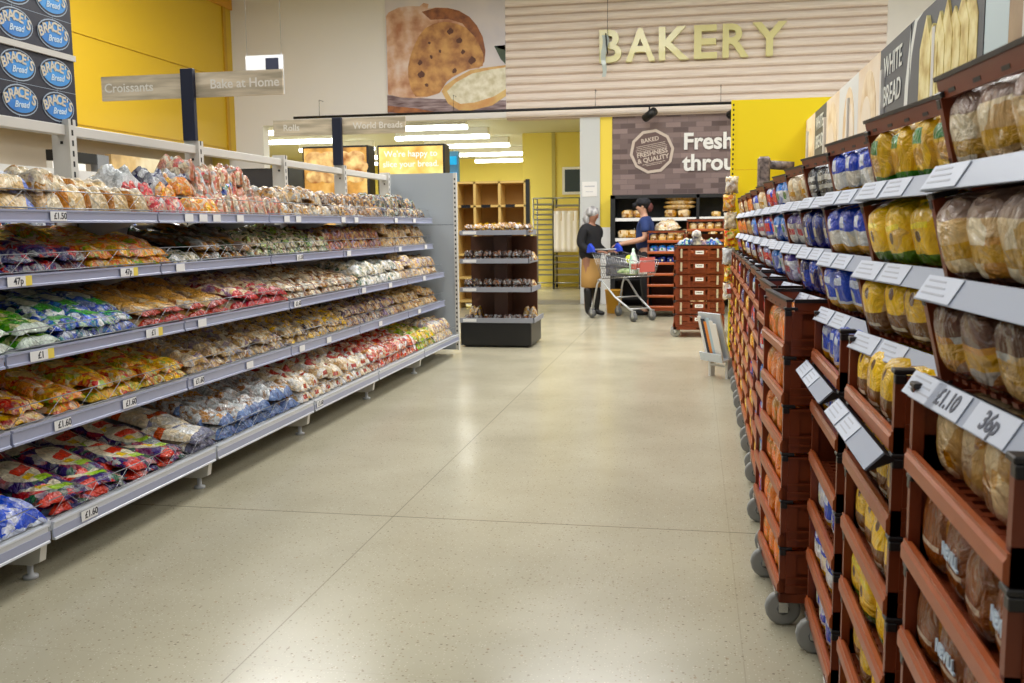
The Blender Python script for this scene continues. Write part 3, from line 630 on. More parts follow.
# (shelf, y0, y1, kind, film, width, length, thickness, lumps, layout, description, category)
PATCH = [
 (4, 2.95, 3.78, 'pitta_pack', 'pitta', .27, .24, .08, (1, 3), 'tall', 'blue-edged pack of pale pitta breads', 'bread pack'),
 (4, 3.79, 3.97, 'bread_bag', 'clearbag', .16, .22, .10, (2, 2), 'tall', 'clear bag of white bread next to the pitta packs', 'bread pack'),
 (4, 3.98, 4.69, 'crumpet_pack', 'crumpet', .168, .20, .12, (1, 2), 'block', 'brown-striped pack of pale crumpets', 'crumpets'),
 (4, 4.72, 5.06, 'bun_pack', 'pinkbun', .17, .2, .09, (2, 2), 'block2', 'pink and red pack of buns', 'buns'),
 (4, 5.07, 5.45, 'bun_pack', 'orangebun', .18, .2, .09, (2, 2), 'block2', 'orange pack of buns', 'buns'),
 (4, 5.46, 6.36, 'teacake_pack', 'teacake', .112, .22, .12, (3, 1), 'heap', 'slim cream and brown pack of teacakes', 'teacakes'),
 (4, 6.38, 7.32, 'roll_pack', 'whiteroll', .18, .22, .09, (2, 2), 'heap2', 'clear pack of white rolls', 'bread rolls'),
 (4, 7.34, 8.6, 'roll_pack', 'brownroll', .2, .22, .10, (2, 2), 'heap2', 'clear pack of brown rolls', 'bread rolls'),
 (4, 8.62, 10.0, 'roll_pack', 'greyroll', .2, .22, .10, (2, 2), 'heap2', 'dark-printed pack of seeded rolls', 'bread rolls'),
 (3, 3.0, 4.12, 'tortilla_pack', 'fajita', .2, .25, .045, None, 'shingle', 'dark purple and red pack of tortilla wraps', 'tortilla wraps'),
 (3, 4.15, 4.86, 'tortilla_pack', 'orangewrap', .2, .25, .045, None, 'shingle', 'orange and yellow pack of tortilla wraps', 'tortilla wraps'),
 (3, 4.88, 5.2, 'garlic_bread', 'garlic', .12, .28, .05, (3, 1), 'low', 'white and green pack of garlic bread', 'garlic bread'),
 (3, 5.22, 5.85, 'baguette_pack', 'darkgreen', .12, .3, .05, (3, 1), 'shingle', 'dark green pack of part-baked baguettes', 'baguettes'),
 (3, 5.87, 7.2, 'roll_pack', 'palegreen', .19, .26, .06, (3, 2), 'shingle', 'pale green pack of soft rolls', 'bread rolls'),
 (3, 7.22, 8.55, 'roll_pack', 'mauve', .2, .24, .09, (2, 2), 'tall2', 'mauve and brown pack of seeded rolls', 'bread rolls'),
 (3, 8.57, 10.0, 'roll_pack', 'beige', .2, .24, .09, (2, 2), 'tall2', 'beige pack of soft rolls', 'bread rolls'),
 (2, 2.9, 3.72, 'tortilla_pack', 'greentort', .24, .28, .045, None, 'shingle', 'bright green pack of tortilla wraps', 'tortilla wraps'),
 (2, 3.73, 4.3, 'tortilla_pack', 'bluetort', .22, .28, .045, None, 'shingle', 'blue and white pack of wraps with a green corner', 'tortilla wraps'),
 (2, 4.32, 5.3, 'naan_pack', 'naan', .22, .28, .04, (1, 1), 'shingle', 'clear pack of browned naan bread', 'naan bread'),
 (2, 5.32, 6.1, 'naan_pack', 'pinkend', .2, .26, .05, (2, 1), 'shingle', 'cream and crimson pack of small naans', 'naan bread'),
 (2, 6.12, 7.6, 'wrap_pack', 'creamwrap', .2, .27, .045, (3, 1), 'shingle', 'cream pack of folded flatbreads with a brown stripe', 'flatbread'),
 (2, 7.62, 8.7, 'roll_pack', 'garlic', .19, .24, .08, (2, 2), 'tall2', 'white and green pack of soft rolls', 'bread rolls'),
 (2, 8.72, 10.0, 'roll_pack', 'lilaccream', .19, .24, .08, (2, 2), 'tall2', 'cream and lilac pack of soft rolls', 'bread rolls'),
 (1, 2.85, 3.6, 'tortilla_pack', 'redwrap', .23, .27, .045, None, 'shingle', 'red pack of tortilla wraps with a yellow badge', 'tortilla wraps'),
 (1, 3.62, 3.9, 'tortilla_pack', 'orangewrap', .2, .27, .045, None, 'shingle', 'orange and red pack of tortilla wraps', 'tortilla wraps'),
 (1, 3.92, 4.76, 'tortilla_pack', 'yellowwrap', .21, .27, .045, None, 'shingle', 'yellow pack of tortilla wraps', 'tortilla wraps'),
 (1, 4.78, 6.05, 'roll_pack', 'lilaccream', .2, .28, .055, (4, 2), 'shingle', 'cream pack of white rolls with purple print', 'bread rolls'),
 (1, 6.07, 7.25, 'roll_pack', 'brioche', .2, .28, .055, (3, 2), 'shingle', 'clear pack of golden brioche rolls', 'bread rolls'),
 (1, 7.27, 8.6, 'roll_pack', 'lilacbag', .2, .26, .07, (2, 2), 'tall2', 'lilac pack of soft rolls', 'bread rolls'),
 (1, 8.62, 10.0, 'roll_pack', 'beige', .2, .26, .07, (2, 2), 'tall2', 'beige pack of finger rolls', 'bread rolls'),
 (0, 2.55, 3.36, 'sliced_bread_pack', 'bluewin', .27, .34, .10, (1, 2), 'low', 'bright blue pack of bread with a clear window', 'bread pack'),
 (0, 3.4, 4.46, 'tortilla_pack', 'purplewrap', .26, .32, .035, None, 'shingle', 'purple pack of white tortilla wraps with a red badge', 'tortilla wraps'),
 (0, 4.48, 4.8, 'wrap_pack', 'orangestripe', .25, .32, .05, None, 'shingle', 'white pack of flatbreads with an orange stripe', 'flatbread'),
 (0, 4.82, 5.9, 'roll_pack', 'bluewhite', .22, .3, .07, (3, 2), 'shingle', 'clear white-printed pack of brown rolls', 'bread rolls'),
 (0, 5.92, 7.36, 'roll_pack', 'redwhite', .22, .28, .08, (2, 2), 'shingle', 'white pack of rolls with a red panel', 'bread rolls'),
 (0, 7.38, 8.7, 'roll_pack', 'redbag', .22, .28, .08, (2, 2), 'shingle', 'red pack of rolls', 'bread rolls'),
 (0, 8.72, 9.3, 'roll_pack', 'limebag', .22, .28, .08, (2, 2), 'shingle', 'lime green pack of rolls', 'bread rolls'),
 (0, 9.32, 10.05, 'roll_pack', 'lilaclog', .2, .28, .1, (2, 2), 'tall2', 'cream and lilac pack of large rolls', 'bread rolls'),
]
# (x back from the rail, lift, front-down tilt in degrees) for each pack of a column
LAY = {
 'shingle': [(.02, .004, 3), (.028, .048, 7), (.13, .068, 15), (.28, .10, 19)],
 'tall': [(.02, .0, 0), (.022, .085, 0), (.25, .05, 6)],
 'block': [(.02, .0, 0), (.225, .03, 0)],
 'block2': [(.02, .0, 0), (.20, .08, 12)],
 'heap': [(.02, .0, 0), (.22, .07, 6), (.24, .16, 10)],
 'heap2': [(.02, .0, 0), (.12, .09, 10), (.26, .05, 4)],
 'tall2': [(.02, .0, 2), (.05, .082, 8), (.24, .07, 10)],
 'low': [(.02, .0, 1), (.33, .03, 4)],
}
for (li, y0, y1, kind, fm, w, l, t_, lumps, lay, desc, cat) in PATCH:
    ms = product(kind, F[fm], w, l, t_, lumps=lumps, pu=8 if lay in ('block', 'tall', 'heap') else 4, pv=6 if lay in ('block', 'tall', 'heap') else 4, crimp=lay not in ('block', 'heap'))
    x0 = LEV[li][0]; zb = (.227, .599, .909, 1.214, 1.489)[li]
    n = max(1, round((y1-y0)/(w*1.0))); pitch = (y1-y0)/n
    lab = '%s, %s of the left shelving' % (desc, SHN[li])
    grp = '%ss on the %s' % (desc.split(' next')[0], SHN[li])
    for q in range(n):
        y = y0+(q+.5)*pitch
        for r_, (dx, lift, tl) in enumerate(LAY[lay]):
            if lay == 'shingle' and t_ > .06 and r_ == 1: lift = t_*.93
            if lay == 'shingle' and t_ < .04: lift *= .8
            if lay == 'shingle' and li in (1, 2, 3) and r_ == 3: lift = min(lift, .085)
            if r_ and rnd.random() < .3: lift += t_*rnd.uniform(.1, .5)
            a = R(tl+rnd.uniform(-3, 6)); j = rnd.uniform(-.018, .018)
            yaw = R(rnd.uniform(-1, 1)*(15 if lay == 'shingle' and r_ else 3))
            x = x0-.024-dx-l/2*cos(a)-.004
            z = zb+lift+l/2*sin(a)+.002
            o = instance(ms, (x, y+(j if lay in ('shingle', 'tall2', 'heap2') else 0), z), (R(rnd.uniform(-6, 6)) if r_ else 0, a, yaw), lab, cat, grp)
            if r_: sc_ = rnd.uniform(.93, 1.08); o.scale = (sc_, sc_, sc_)
# packs on the far side, seen over the top shelf
for y, f, d, w in ((4.85, 'whitebag', 'white bag lying behind the first white upright', .3), (5.15, 'bluebag', 'dark navy bag behind the top-shelf buns', .22), (5.42, 'bluebag', 'crumpled dark pack behind the orange buns', .22), (5.72, 'whitebag', 'pale grey pack behind the top-shelf buns', .22), (5.98, 'bluetort', 'blue pack behind the top-shelf teacakes', .2)):
    ms = product('wrapped_pack', F[f], w, .22, .13, pu=3, pv=3, wr=.5)
    tag(obj('wrapped_pack', rnd.choice(ms), None, (SX+.16+rnd.uniform(-.01, .01), y, 1.49+.12), (0, R(8), R(rnd.uniform(-10, 10)))), d, 'bread pack')
    tag(obj('wrapped_pack', rnd.choice(ms), None, (SX+.16, y, 1.49), (0, 0, 0)), d.replace('behind', 'underneath, behind') if 'behind' in d else d, 'bread pack')
for q in range(13):
    y = 2.7+.24*q; fm = ('redbag', 'bluetort', 'clearbag', 'brownroll')[q % 4]
# other aisle behind: low gondola with goods and pictures
t = thing('shelving_bay', 'grey shelving of the next aisle seen through the gap under the white rail', 'shelving', (-5.6, 6.4, 0))
MB().box((-.5, -3.2, .1), (-.46, 3.2, 1.86)).box((-.5, -3.2, .1), (.3, 3.2, .2)).build('back_panel', BACK_PANEL, t)
for z in (.6, 1.0, 1.38): MB().box((-.46, -3.2, z), (.1, 3.2, z+.03)).build('shelf', SHELF_METAL, t)
MB().box((-.5, -3.2, 1.86), (-.44, 3.2, 2.0)).build('top_rail', POST_WHITE, t)
for q in range(17):
    fm, ds = (('redbag', 'red and white'), ('bluebag', 'navy'), ('clearbag', 'cream'), ('bluetort', 'blue and green'), ('brownroll', 'brown'))[(q*3) % 5]
    for r_ in range(2):
        ms = product('wrapped_pack', F[fm], .3, .26, .13, pu=4, pv=4, wr=.35)
        instance(ms, (-5.82+.04*r_, 3.7+.33*q, 1.41+.14*r_), (0, R(5*r_), R(rnd.uniform(-8, 8))), '%s pack on the next aisle seen through the gap under the rail' % ds, 'bread pack', '%s packs on the next aisle' % ds)

# ------------------------------------------------------------------ back left: picture boards and dark counter
def pic(name, a, b, c): return noisy(name, a, b, 2.6, c, thr=(.3, .7))
for nm, x0, x1, z0, z1, m_, lab in (('picture_board', -5.92, -4.86, 0, 2.64, pic('golden_pastry_print', S(90, 54, 24), S(240, 214, 140), S(204, 150, 70)), 'tall dark-framed board with a picture of golden pastries'),
                                 ('picture_board', -4.72, -3.67, 0, 2.63, pic('golden_bread_print', S(196, 146, 60), S(250, 232, 160), S(232, 196, 104)), 'golden bread picture board with white slice your bread lettering')):
    t = thing(nm, lab, 'picture board', ((x0+x1)/2, 14, 0)); h = (x1-x0)/2
    MB().box((-h, 0, 0), (h, .3, z1), 0).build('cabinet', DARKMETAL, t, bevel=.01)
    MB().box((-h+.03, -.01, 1.3), (h-.03, 0, z1-.03), 0).build('printed_sheet', m_, t)
    if x0 > -5: MB().text("We're happy to", .13, T((.0, -.012, 2.49)) @ FNY, bold=.001).text('slice your bread.', .13, T((.0, -.012, 2.34)) @ FNY, bold=.001).build('lettering', WHITE, t)
    else:
        mb = MB()
        for q in range(12): mb.blob((-.33+.22*(q % 4)+.05*(q//4 % 2), -.01, 2.46-.14*(q//4)), (.15, .004, .10), 0, 8)
        mb.build('pastry_picture', noisy('pastry', S(150, 88, 36), S(240, 206, 140), 6), t)
t = thing('chiller_cabinet', 'dark grey cabinet behind the shelving, left of the golden picture board', 'cabinet', (-6.9, 14, 0))
MB().box((-1.0, 0, 0), (.75, .8, 2.33), 0).box((-.98, -.01, .2), (-.2, 0, 2.3), 1).box((-.16, -.01, .2), (.72, 0, 2.3), 1).build('casing', [DARK, mat('smoked_panel', S(44, 44, 48), .25)], t)
t = thing('wall_picture', 'wide picture of pale loaves low on the far left wall', 'picture', (-8.3, 13.0, 2.05))
MB().box((-.1, -.3, -.4), (0, 2.2, .45)).build('panel', noisy('pale_loaf_print', S(150, 120, 80), S(240, 226, 190), 1.6, S(214, 180, 120), stretch=(1, 1, 1)), t)
t = thing('wall_screen', 'black screen with a pale box below the yellow panel', 'screen', (-8.3, 11.6, 2.05))
MB().box((-.1, -.2, .28), (0, .75, .42)).build('screen', DARK, t); MB().box((-.1, -.2, -.4), (-.01, .5, .27)).build('pale_box', WHITE, t); MB().box((-.12, .78, -.4), (-.01, 1.05, .42)).build('grey_device', mat('grey_device', S(120, 122, 126), .4), t)

# lit insect killer in the bakery
t = thing('insect_killer', 'cyan glowing wall unit inside the bakery above the end panel', 'lamp', (-4.75, 18.5, 2.25))
MB().box((-.17, 0, 0), (.17, .12, .62)).build('housing', mat('blue_lit_housing', S(90, 150, 190), .4), t)
for z in (.05, .36): MB().box((-.14, -.02, z), (.14, 0, z+.16)).build('glow_tube', emit('cyan_glow', S(20, 150, 200), .9), t)

# ------------------------------------------------------------------ wooden cubby cabinet, racks inside the bakery
OAK = mat('pale_oak', S(214, 178, 104), .5, var=.12, vscale=3)
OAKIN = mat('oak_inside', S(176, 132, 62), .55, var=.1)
cb = thing('cubby_cabinet', 'pale oak pigeonhole cabinet at the bakery entrance', 'cabinet', (-3.4, 16.0, 0))
mb = MB()
for x in (-.62, -.31, .12, .56): mb.box((x, -.0, 0), (x+.045, .45, 2.16))
for z in (.1, .5, .9, 1.3, 1.72, 2.12): mb.box((-.58, 0, z), (.6, .45, z+.04))
mb.build('frame', OAK, cb, bevel=.004)
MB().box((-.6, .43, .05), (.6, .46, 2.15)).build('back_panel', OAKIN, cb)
for x in (-.45, -.1, .32):
    for z in (1.3, 1.72): MB().box((x-.07, -.012, z-.005), (x+.09, 0, z+.045)).build('label_holder', DARKMETAL, cb)
MB().box((.6, -.02, 0), (.66, .05, 2.18)).build('black_edge', DARK, cb)
LOAFY = film('golden_loaf_film', C('yellow', 'bread', 'pale', 'yellow', 'tan'), [], 10)
for x in (-.1, .34):
    for z in (.94, 1.34):
        for q in range(3 if z > 1 else 4):
            ms = product('bread_loaf', LOAFY, .13, .3, .11, pu=6, pv=3)
            instance(ms, (-3.4+x-.13+.12*q, 16.18, z+.002), (0, 0, R(90)), 'yellow-wrapped loaf in a pigeonhole of the oak cabinet', 'bread', 'loaves in the oak cabinet')
for q in range(3):
    instance(product('bread_loaf', F['beige'], .13, .3, .1, pu=6, pv=3), (-3.4-.13+.13*q, 16.18, .542), (0, 0, R(90)), 'brown loaf in a low pigeonhole of the oak cabinet', 'bread', 'brown loaves in the oak cabinet')

STEEL = mat('rack_steel', S(150, 150, 146), .3, metal=.8)
def rack(x, y, w, n, lab, cover):
    t = thing('bakery_rack', lab, 'rack', (x, y, 0))
    mb = MB()
    for sx in (-1, 1):
        for yy in (0, .55): mb.tube([(sx*w/2, yy, .12), (sx*w/2, yy, 2.0)], .016)
        mb.tube([(sx*w/2, 0, 2.0), (sx*w/2, .55, 2.0)], .016).tube([(sx*w/2, 0, .14), (sx*w/2, .55, .14)], .016)
    mb.tube([(-w/2, 0, 2.0), (w/2, 0, 2.0)], .016).tube([(-w/2, 0, .14), (w/2, 0, .14)], .016)
    mb.build('frame', STEEL, t)
    for q in range(n):
        z = .3+q*(1.66/n)
        if cover and .75 < z < 1.7: continue
        MB().box((-w/2+.02, .0, z), (w/2-.02, .55, z+.012)).box((-w/2+.02, -.004, z), (w/2-.02, .0, z+.035)).build('tray_runner', STEEL, t)
    for sx in (-1, 1):
        for yy in (.03, .52):
            c = MB().tube([(sx*w/2-.015, yy, .065), (sx*w/2+.015, yy, .065)], .065, n=12).build('caster', RUBBER, t)
    return t
rack(-3.29, 21, .44, 15, 'narrow steel tray rack inside the bakery, left of the covered rack', False)
t = rack(-2.78, 21, .58, 12, 'steel rack inside the bakery with a white sheet cover', True)
mb = MB(); n = 20
vs = [(-.27+.54*i/n, -.03+.012*sin(i*1.3)+.004*sin(i*3.1+j), .82+.9*j/10) for i in range(n+1) for j in range(11)]
fs = [(i*11+j, (i+1)*11+j, (i+1)*11+j+1, i*11+j+1) for i in range(n) for j in range(10)]
cv = mb.add(vs, fs, 0, None, True).build('sheet_cover', mat('white_sheet', S(226, 220, 214), .5, bump=.3, bscale=8), t)
sm = cv.modifiers.new('thick', 'SOLIDIFY'); sm.thickness = .01
MB().box((-.27, -.02, 1.5), (.27, .0, 1.78)).build('cardboard_panel', mat('cardboard', S(190, 160, 100), .7), t)
t = thing('wall_window', 'small framed window in the yellow bakery wall', 'window', (-2.72, 21.85, 2.1))
MB().box((-.26, 0, 0), (.26, .05, .62)).build('frame', WHITE, t); MB().box((-.2, -.01, .06), (.2, 0, .56)).build('pane', mat('dark_glass', S(70, 80, 84), .1), t)

# ------------------------------------------------------------------ black bakery display stand
ds = thing('display_stand', 'black stepped display stand with grey shelf edges at the aisle end', 'display stand', (-2.24, 11.15, 0))
GL = mat('grey_shelf_lip', S(150, 154, 166), .35)
mb = MB().box((-.44, -.36, .02), (.40, .36, .30)).box((-.4, -.32, 0), (.36, .32, .03)); mb.build('base', mat('black_base', S(26, 26, 28), .35), ds, bevel=.01)
MB().box((-.08, -.12, .3), (.08, .2, 1.36)).build('column', mat('dark_brown_column', S(70, 40, 28), .5), ds)
MB().box((-.43, .2, .3), (.38, .24, 1.28)).build('back_board', mat('brown_back_board', S(84, 48, 30), .5), ds)
for i, (z, hw) in enumerate(((.30, .43), (.655, .40), (.985, .37), (1.31, .35))):
    sh = MB().box((-.43, -.37+.02*i, z), (hw, .3, z+.012)).build('shelf', mat('black_shelf', S(30, 30, 32), .4) if i == 0 else bpy.data.materials['black_shelf'], ds)
    MB().box((-.44, -.385+.02*i, z-.01), (hw+.01, -.37+.02*i, z+.045)).box((hw, -.385+.02*i, z-.01), (hw+.012, .3, z+.045)).build('edge_strip', GL, sh)
    MB().box((-.4, -.39+.02*i, z), (-.24, -.386+.02*i, z+.035)).build('price_ticket', TICKET, sh)
MUF = film('muffin_film', C('dk', 'black', 'brown', 'grey', 'dk', 'film'), [], 30); PUN = film('bun_tray_film', C('tan', 'dk', 'bread', 'brown', 'white'), [], 24)
for i, (z, hw) in enumerate(((.312, .40), (.667, .37), (.997, .34), (1.322, .32))):
    for q in range(7):
        for r_ in range(2):
            if i == 0 and r_ == 1: continue
            ms = product('muffin_pack', MUF if i < 3 else PUN, .105, .14, .06 if i < 3 else .045, pu=6, pv=6, lumps=(2, 2))
            instance(ms, (-2.24-.35+.115*q, 11.15-.27+.02*i, z+.002+(.06 if i in (1, 2) else .05)*r_), (0, 0, R(-90)), 'small dark pack of muffins on the %s of the black display stand' % ('lowest shelf', 'second shelf up', 'third shelf up', 'top')[i], 'muffins', 'muffin packs on the %s of the display stand' % ('lowest shelf', 'second shelf', 'third shelf', 'top')[i])
for i, z in enumerate((.314, .669, .999)):
    for q in range(4):
        ms = product('bread_roll_bag', F['beige' if q % 2 else 'brioche'], .17, .16, .14 if i == 0 else .10, pu=3, pv=3, lumps=(2, 2))
        if abs(-.34+.22*q) < .14: continue
        instance(ms, (-2.24-.34+.22*q, 11.15+.05, z), (0, 0, R(-90)), 'bag of golden rolls behind the muffins, %s of the display stand' % ('lowest shelf', 'second shelf', 'third shelf')[i], 'bread rolls', 'roll bags %d on the display stand' % i)
for q in range(2):
    instance(product('muffin_pack', PUN, .105, .14, .06, pu=6, pv=6, lumps=(2, 2)), (-2.2+.12*q, 10.95, 1.325+.055), (0, 0, R(-90)), 'iced pack on top of the pile on the black display stand', 'muffins', 'iced packs crowning the display stand')
# things clipped to the end of the shelving
for z, f, d in ((1.66, 'crumpet', 'cream bag'), (1.42, 'redbag', 'red bag'), (.92, 'brownroll', 'brown bag'), (.62, 'beige', 'beige bag'), (1.12, 'bluewhite', 'pale bag'), (.45, 'brioche', 'golden bag')):
    tag(obj('bread_bag', product('bread_bag', F[f], .16, .2, .09, pu=3, pv=3)[0], None, (-2.72+.02*sin(z*9), 10.42, z), (0, R(-90), R(90))), d + ' hanging behind the perforated edge, %s' % {1.66: 'topmost', 1.42: 'second from the top', .92: 'fourth from the top', .62: 'fifth from the top', 1.12: 'third from the top', .45: 'lowest'}[z], 'bread bag')

# ------------------------------------------------------------------ bread trays
TD, TW, TH = .62, .56, .165     # depth, width, stacking height
def tray_meshes():
    b = MB(); h = TW/2
    for k in range(13): y = -h+.03+k*(TW-.06)/12; b.box((.02, y-.011, .0), (TD-.02, y+.011, .008))
    for k in range(7): x = .04+k*(TD-.08)/6; b.box((x-.01, -h+.02, .0), (x+.01, h-.02, .0075))
    for s in (-1, 1):                                   # ribbed ends with a hand gap
        a, c = sorted((s*h, s*(h-.012)))
        b.box((0.02, a, 0), (TD-.01, c, .07)); b.box((.03, a, .128), (TD-.02, c, .15))
        for x0, x1 in ((.02, .055), (.17, .2), (.41, .44), (TD-.045, TD-.01)): b.box((x0, min(a, s*(h+.004)), .0), (x1, max(c, s*(h+.004)), .15))
        b.box((.05, a, .06), (.18, c, .13)); b.box((.43, a, .06), (TD-.03, c, .13))
        for zz in (.022, .05, .142): b.box((.02, min(s*h, s*(h+.007)), zz), (TD-.01, max(s*h, s*(h+.007)), zz+.007))
        b.box((-.0, a, 0), (.03, c, .05)); b.box((-.0, min(s*h, s*(h-.018)), 0), (.02, max(s*h, s*(h-.018)), .155))
    b.box((TD-.012, -h, 0), (TD, h, .12))
    body = b.mesh('bread_tray', TRAY)
    r = MB(); r.prism([(0, 0), (.014, 0), (.014, .034), (.006, .042), (-.004, .042), (-.004, .036), (-.008, .03), (-.008, .006)], -h, h, 0, MY)
    rail = r.mesh('front_rail', TRAY_RAIL)
    c = MB(); c.box((-.003, h-.03, .153), (.04, h+.005, .163)).box((-.001, h-.014, .135), (.02, h+.006, .153)); cl = c.mesh('corner_clip', TRAY_DARK, .002)
    c = MB(); c.box((-.003, -h-.005, .153), (.04, -h+.03, .163)).box((-.001, -h-.006, .135), (.02, -h+.014, .153)); cl2 = c.mesh('corner_clip', TRAY_DARK, .002)
    t = MB(); t.box((.004, -h, .150), (.02, h, .182), 0).box((.001, -h-.004, .182), (.024, h+.004, .19), 1)
    for k in range(5): t.box((.0032, -h+.04+.11*k, .157), (.0045, -h+.07+.11*k, .164), 1)
    for s in (-1, 1):
        a, c_ = sorted((s*h, s*(h-.012))); t.box((.03, a, .12), (TD-.02, c_, .178), 0).box((.03, a-.003, .178), (TD-.02, c_+.003, .19), 1)
    rim = t.mesh('top_rim', [TRAY, TRAY_DARK])
    return body, rail, cl, cl2, rim
TB, TRAIL, TC1, TC2, TRIM = tray_meshes()
STRIPM = MB(); hh = TW/2+.012
STRIPM.prism([(-.046, -.022), (-.043, -.024), (-.008, .010), (-.011, .013)], -hh, hh, 0, MY).prism([(-.04, -.026), (-.036, -.027), (.01, -.006), (.01, .0), (-.008, .008)], -hh+.006, hh-.006, 1, MY)
STRIP = STRIPM.mesh('price_strip', [mat('pale_grey_price_strip', S(156, 165, 184), .42), TRAY_DARK])
_proto = {}
def tray(loc, rot, label, group, top=False, strip=False, parent=None):
    k = (top, strip)
    rail = not strip or strip == 'low'
    if k not in _proto:
        o = obj('bread_tray', TB, None)
        (obj('front_rail', TRAIL, o) if rail else None); obj('corner_clip', TC1, o)['label'] = 'black corner clip'; obj('corner_clip', TC2, o)['label'] = 'black corner clip'
        if top: obj('top_rim', TRIM, o)
        if strip: obj('price_strip', STRIP, o)['label'] = 'pale grey price strip'
        _proto[k] = o; new = o
    else: new = copy_tree(_proto[k])
    new.location = loc; new.rotation_euler = rot
    return tag(new, label, 'bread tray', group)

def dolly(loc, rz, label, wd=TW, dp=TD):
    t = thing('tray_dolly', label, 'dolly', loc, rz, 'wheeled dollies under the bread trays')
    h = wd/2
    MB().box((0, -h, .095), (dp, -h+.04, .13)).box((0, h-.04, .095), (dp, h, .13)).box((0, -h, .095), (.04, h, .13)).box((dp-.04, -h, .095), (dp, h, .13)).box((dp/2-.03, -h, .1), (dp/2+.03, h, .125)).build('frame', TRAY, t, bevel=.003)
    for x in (.02, dp-.08):
        for y in (-h+.05, h-.05):
            c = MB().tube([(x, y-.016, .06), (x, y-.014, .06), (x, y+.014, .06), (x, y+.016, .06)], .06, n=16, radii=[.05, .06, .06, .05]).build('wheel', WHEEL, t)
            MB().tube([(x, y-.018, .06), (x, y+.018, .06)], .022, 1, n=8).box((x-.016, y-.024, .05), (x+.016, y-.019, .125)).box((x-.016, y+.019, .05), (x+.016, y+.024, .125)).box((x-.03, y-.028, .118), (x+.03, y+.028, .13)).build('caster_fork', [CHROME, RUBBER], c)
    return t

def loaf_mesh(w, l, h, seed, puck=.5):
    """bagged loaf: x depth with the front end at 0, gathered tail at the back"""
    vs = []; fs = []; n = 22; rings = [(0, .22), (.008, .52), (.03, .76), (.07, .91), (.13, .985), (.3, 1.0), (.55, 1), (.78, .98), (.9, .9), (.97, .62), (1.04, .22), (1.1, .14), (1.18, .3)]
    for i, (u, s) in enumerate(rings):
        for k in range(n):
            a = 2*pi*k/n; ca, sa = cos(a), sin(a)
            yy = math.copysign(abs(ca)**.6, ca); zz = math.copysign(abs(sa)**.62, sa)
            y = yy*w/2*(1+.06*(zz > .2)); z = h*.5+zz*h*.5*(1 if zz < 0 else (1-.10*abs(yy)**2))
            q = 1+.07*noise.noise(Vector((u*5, ca*2+seed*3, sa*2)))
            y *= s*q; z = h*.5*(1-s)*(.9)+z*s*q if s > .9 else h*.48+(z-h*.48)*s*q
            vs.append((u*l, y, max(0.001, z)))
    for i in range(len(rings)-1): fs += [(i*n+k, (i+1)*n+k, (i+1)*n+(k+1) % n, i*n+(k+1) % n) for k in range(n)]
    fs += [tuple(range(n)), tuple((len(rings)-1)*n+k for k in range(n))[::-1]]
    return MB().add(vs, fs, 0, None, True)
L_ = {}
def lf(key, pal, layers, **kw):
    m = film(key+'_loaf_wrapper', C(*pal), layers, fine=.15, mix=.97, **kw); L_[key] = m
    m.node_tree.nodes['Principled BSDF'].inputs['Coat Weight'].default_value = .3
bo = PAL
lf('clearwhite', ('bread', 'tan', 'pale', 'bread', 'cream'), [('rect', 'z', .28, .46, None, 0, 0, S(196, 150, 44)), ('rect', 'z', .74, 1.2, None, 0, 0, S(150, 128, 118)), ('rect', 'z', -.1, .12, None, 0, 0, S(130, 100, 84))], vs=9, bump=1)
lf('clearbrown', ('tan', 'bread', 'film', 'brown', 'tan'), [('rect', 'z', .58, 1.2, None, 0, 0, S(86, 56, 44)), ('rect', 'z', .3, .5, None, 0, 0, S(190, 150, 80)), ('rect', 'z', -.1, .14, None, 0, 0, S(120, 52, 28))], vs=10, bump=1)
lf('clearfarm', ('tan', 'bread', 'pale', 'brown', 'bread'), [('rect', 'z', .55, 1.2, 'y', .3, .7, S(228, 206, 170))], vs=10, bump=.7)
lf('nevill', ('brown', 'brown', 'tan', 'brown'), [('rect', 'z', .1, .9, 'y', .1, .9, S(130, 82, 56)), ('rect', 'z', .3, .36, 'y', .2, .8, S(214, 200, 180))], vs=6, amp=.02)
lf('yellowgreen', ('yellow', 'bread', 'yellow', 'tan', 'yellow'), [('rect', 'z', .66, .86, 'y', .3, .8, S(30, 130, 70)), ('rect', 'z', -.1, .28, None, 0, 0, S(50, 130, 50)), ('rect', 'z', .36, .6, 'y', .3, .8, S(214, 160, 70))], vs=10)
lf('yellow', ('yellow', 'yellow', 'yellow', 'yellow', 'bread'), [('rect', 'z', -.1, .24, None, 0, 0, S(84, 130, 48)), ('disc', 'y', .5, 'z', .5, .09, S(90, 60, 30)), ('rect', 'z', .62, .7, 'y', .2, .8, S(252, 232, 120))], vs=9)
lf('yellowbrown', ('yellow', 'yellow', 'bread', 'yellow'), [('rect', 'z', -.1, .42, None, 0, 0, S(110, 76, 52)), ('rect', 'y', .7, 1.2, None, 0, 0, S(140, 96, 56)), ('disc', 'y', .42, 'z', .75, .09, S(90, 50, 30)), ('rect', 'z', .16, .22, 'y', .2, .7, S(230, 220, 200))], vs=8)
lf('bluewhite', ('white', 'cream', 'film', 'white'), [('rect', 'z', .56, 1.2, None, 0, 0, S(18, 70, 206)), ('rect', 'z', -.1, .26, None, 0, 0, S(216, 160, 50)), ('rect', 'z', .62, .84, 'y', .35, .62, S(230, 236, 246))], vs=9)
lf('blue', ('blue', 'blue', 'blue', 'white'), [('rect', 'z', -.1, .24, None, 0, 0, S(208, 156, 60)), ('disc', 'y', .6, 'z', .4, .15, S(226, 230, 200)), ('rect', 'z', .6, .74, 'y', .2, .8, S(220, 230, 246)), ('rect', 'z', .24, .3, None, 0, 0, S(226, 230, 236))], vs=8)
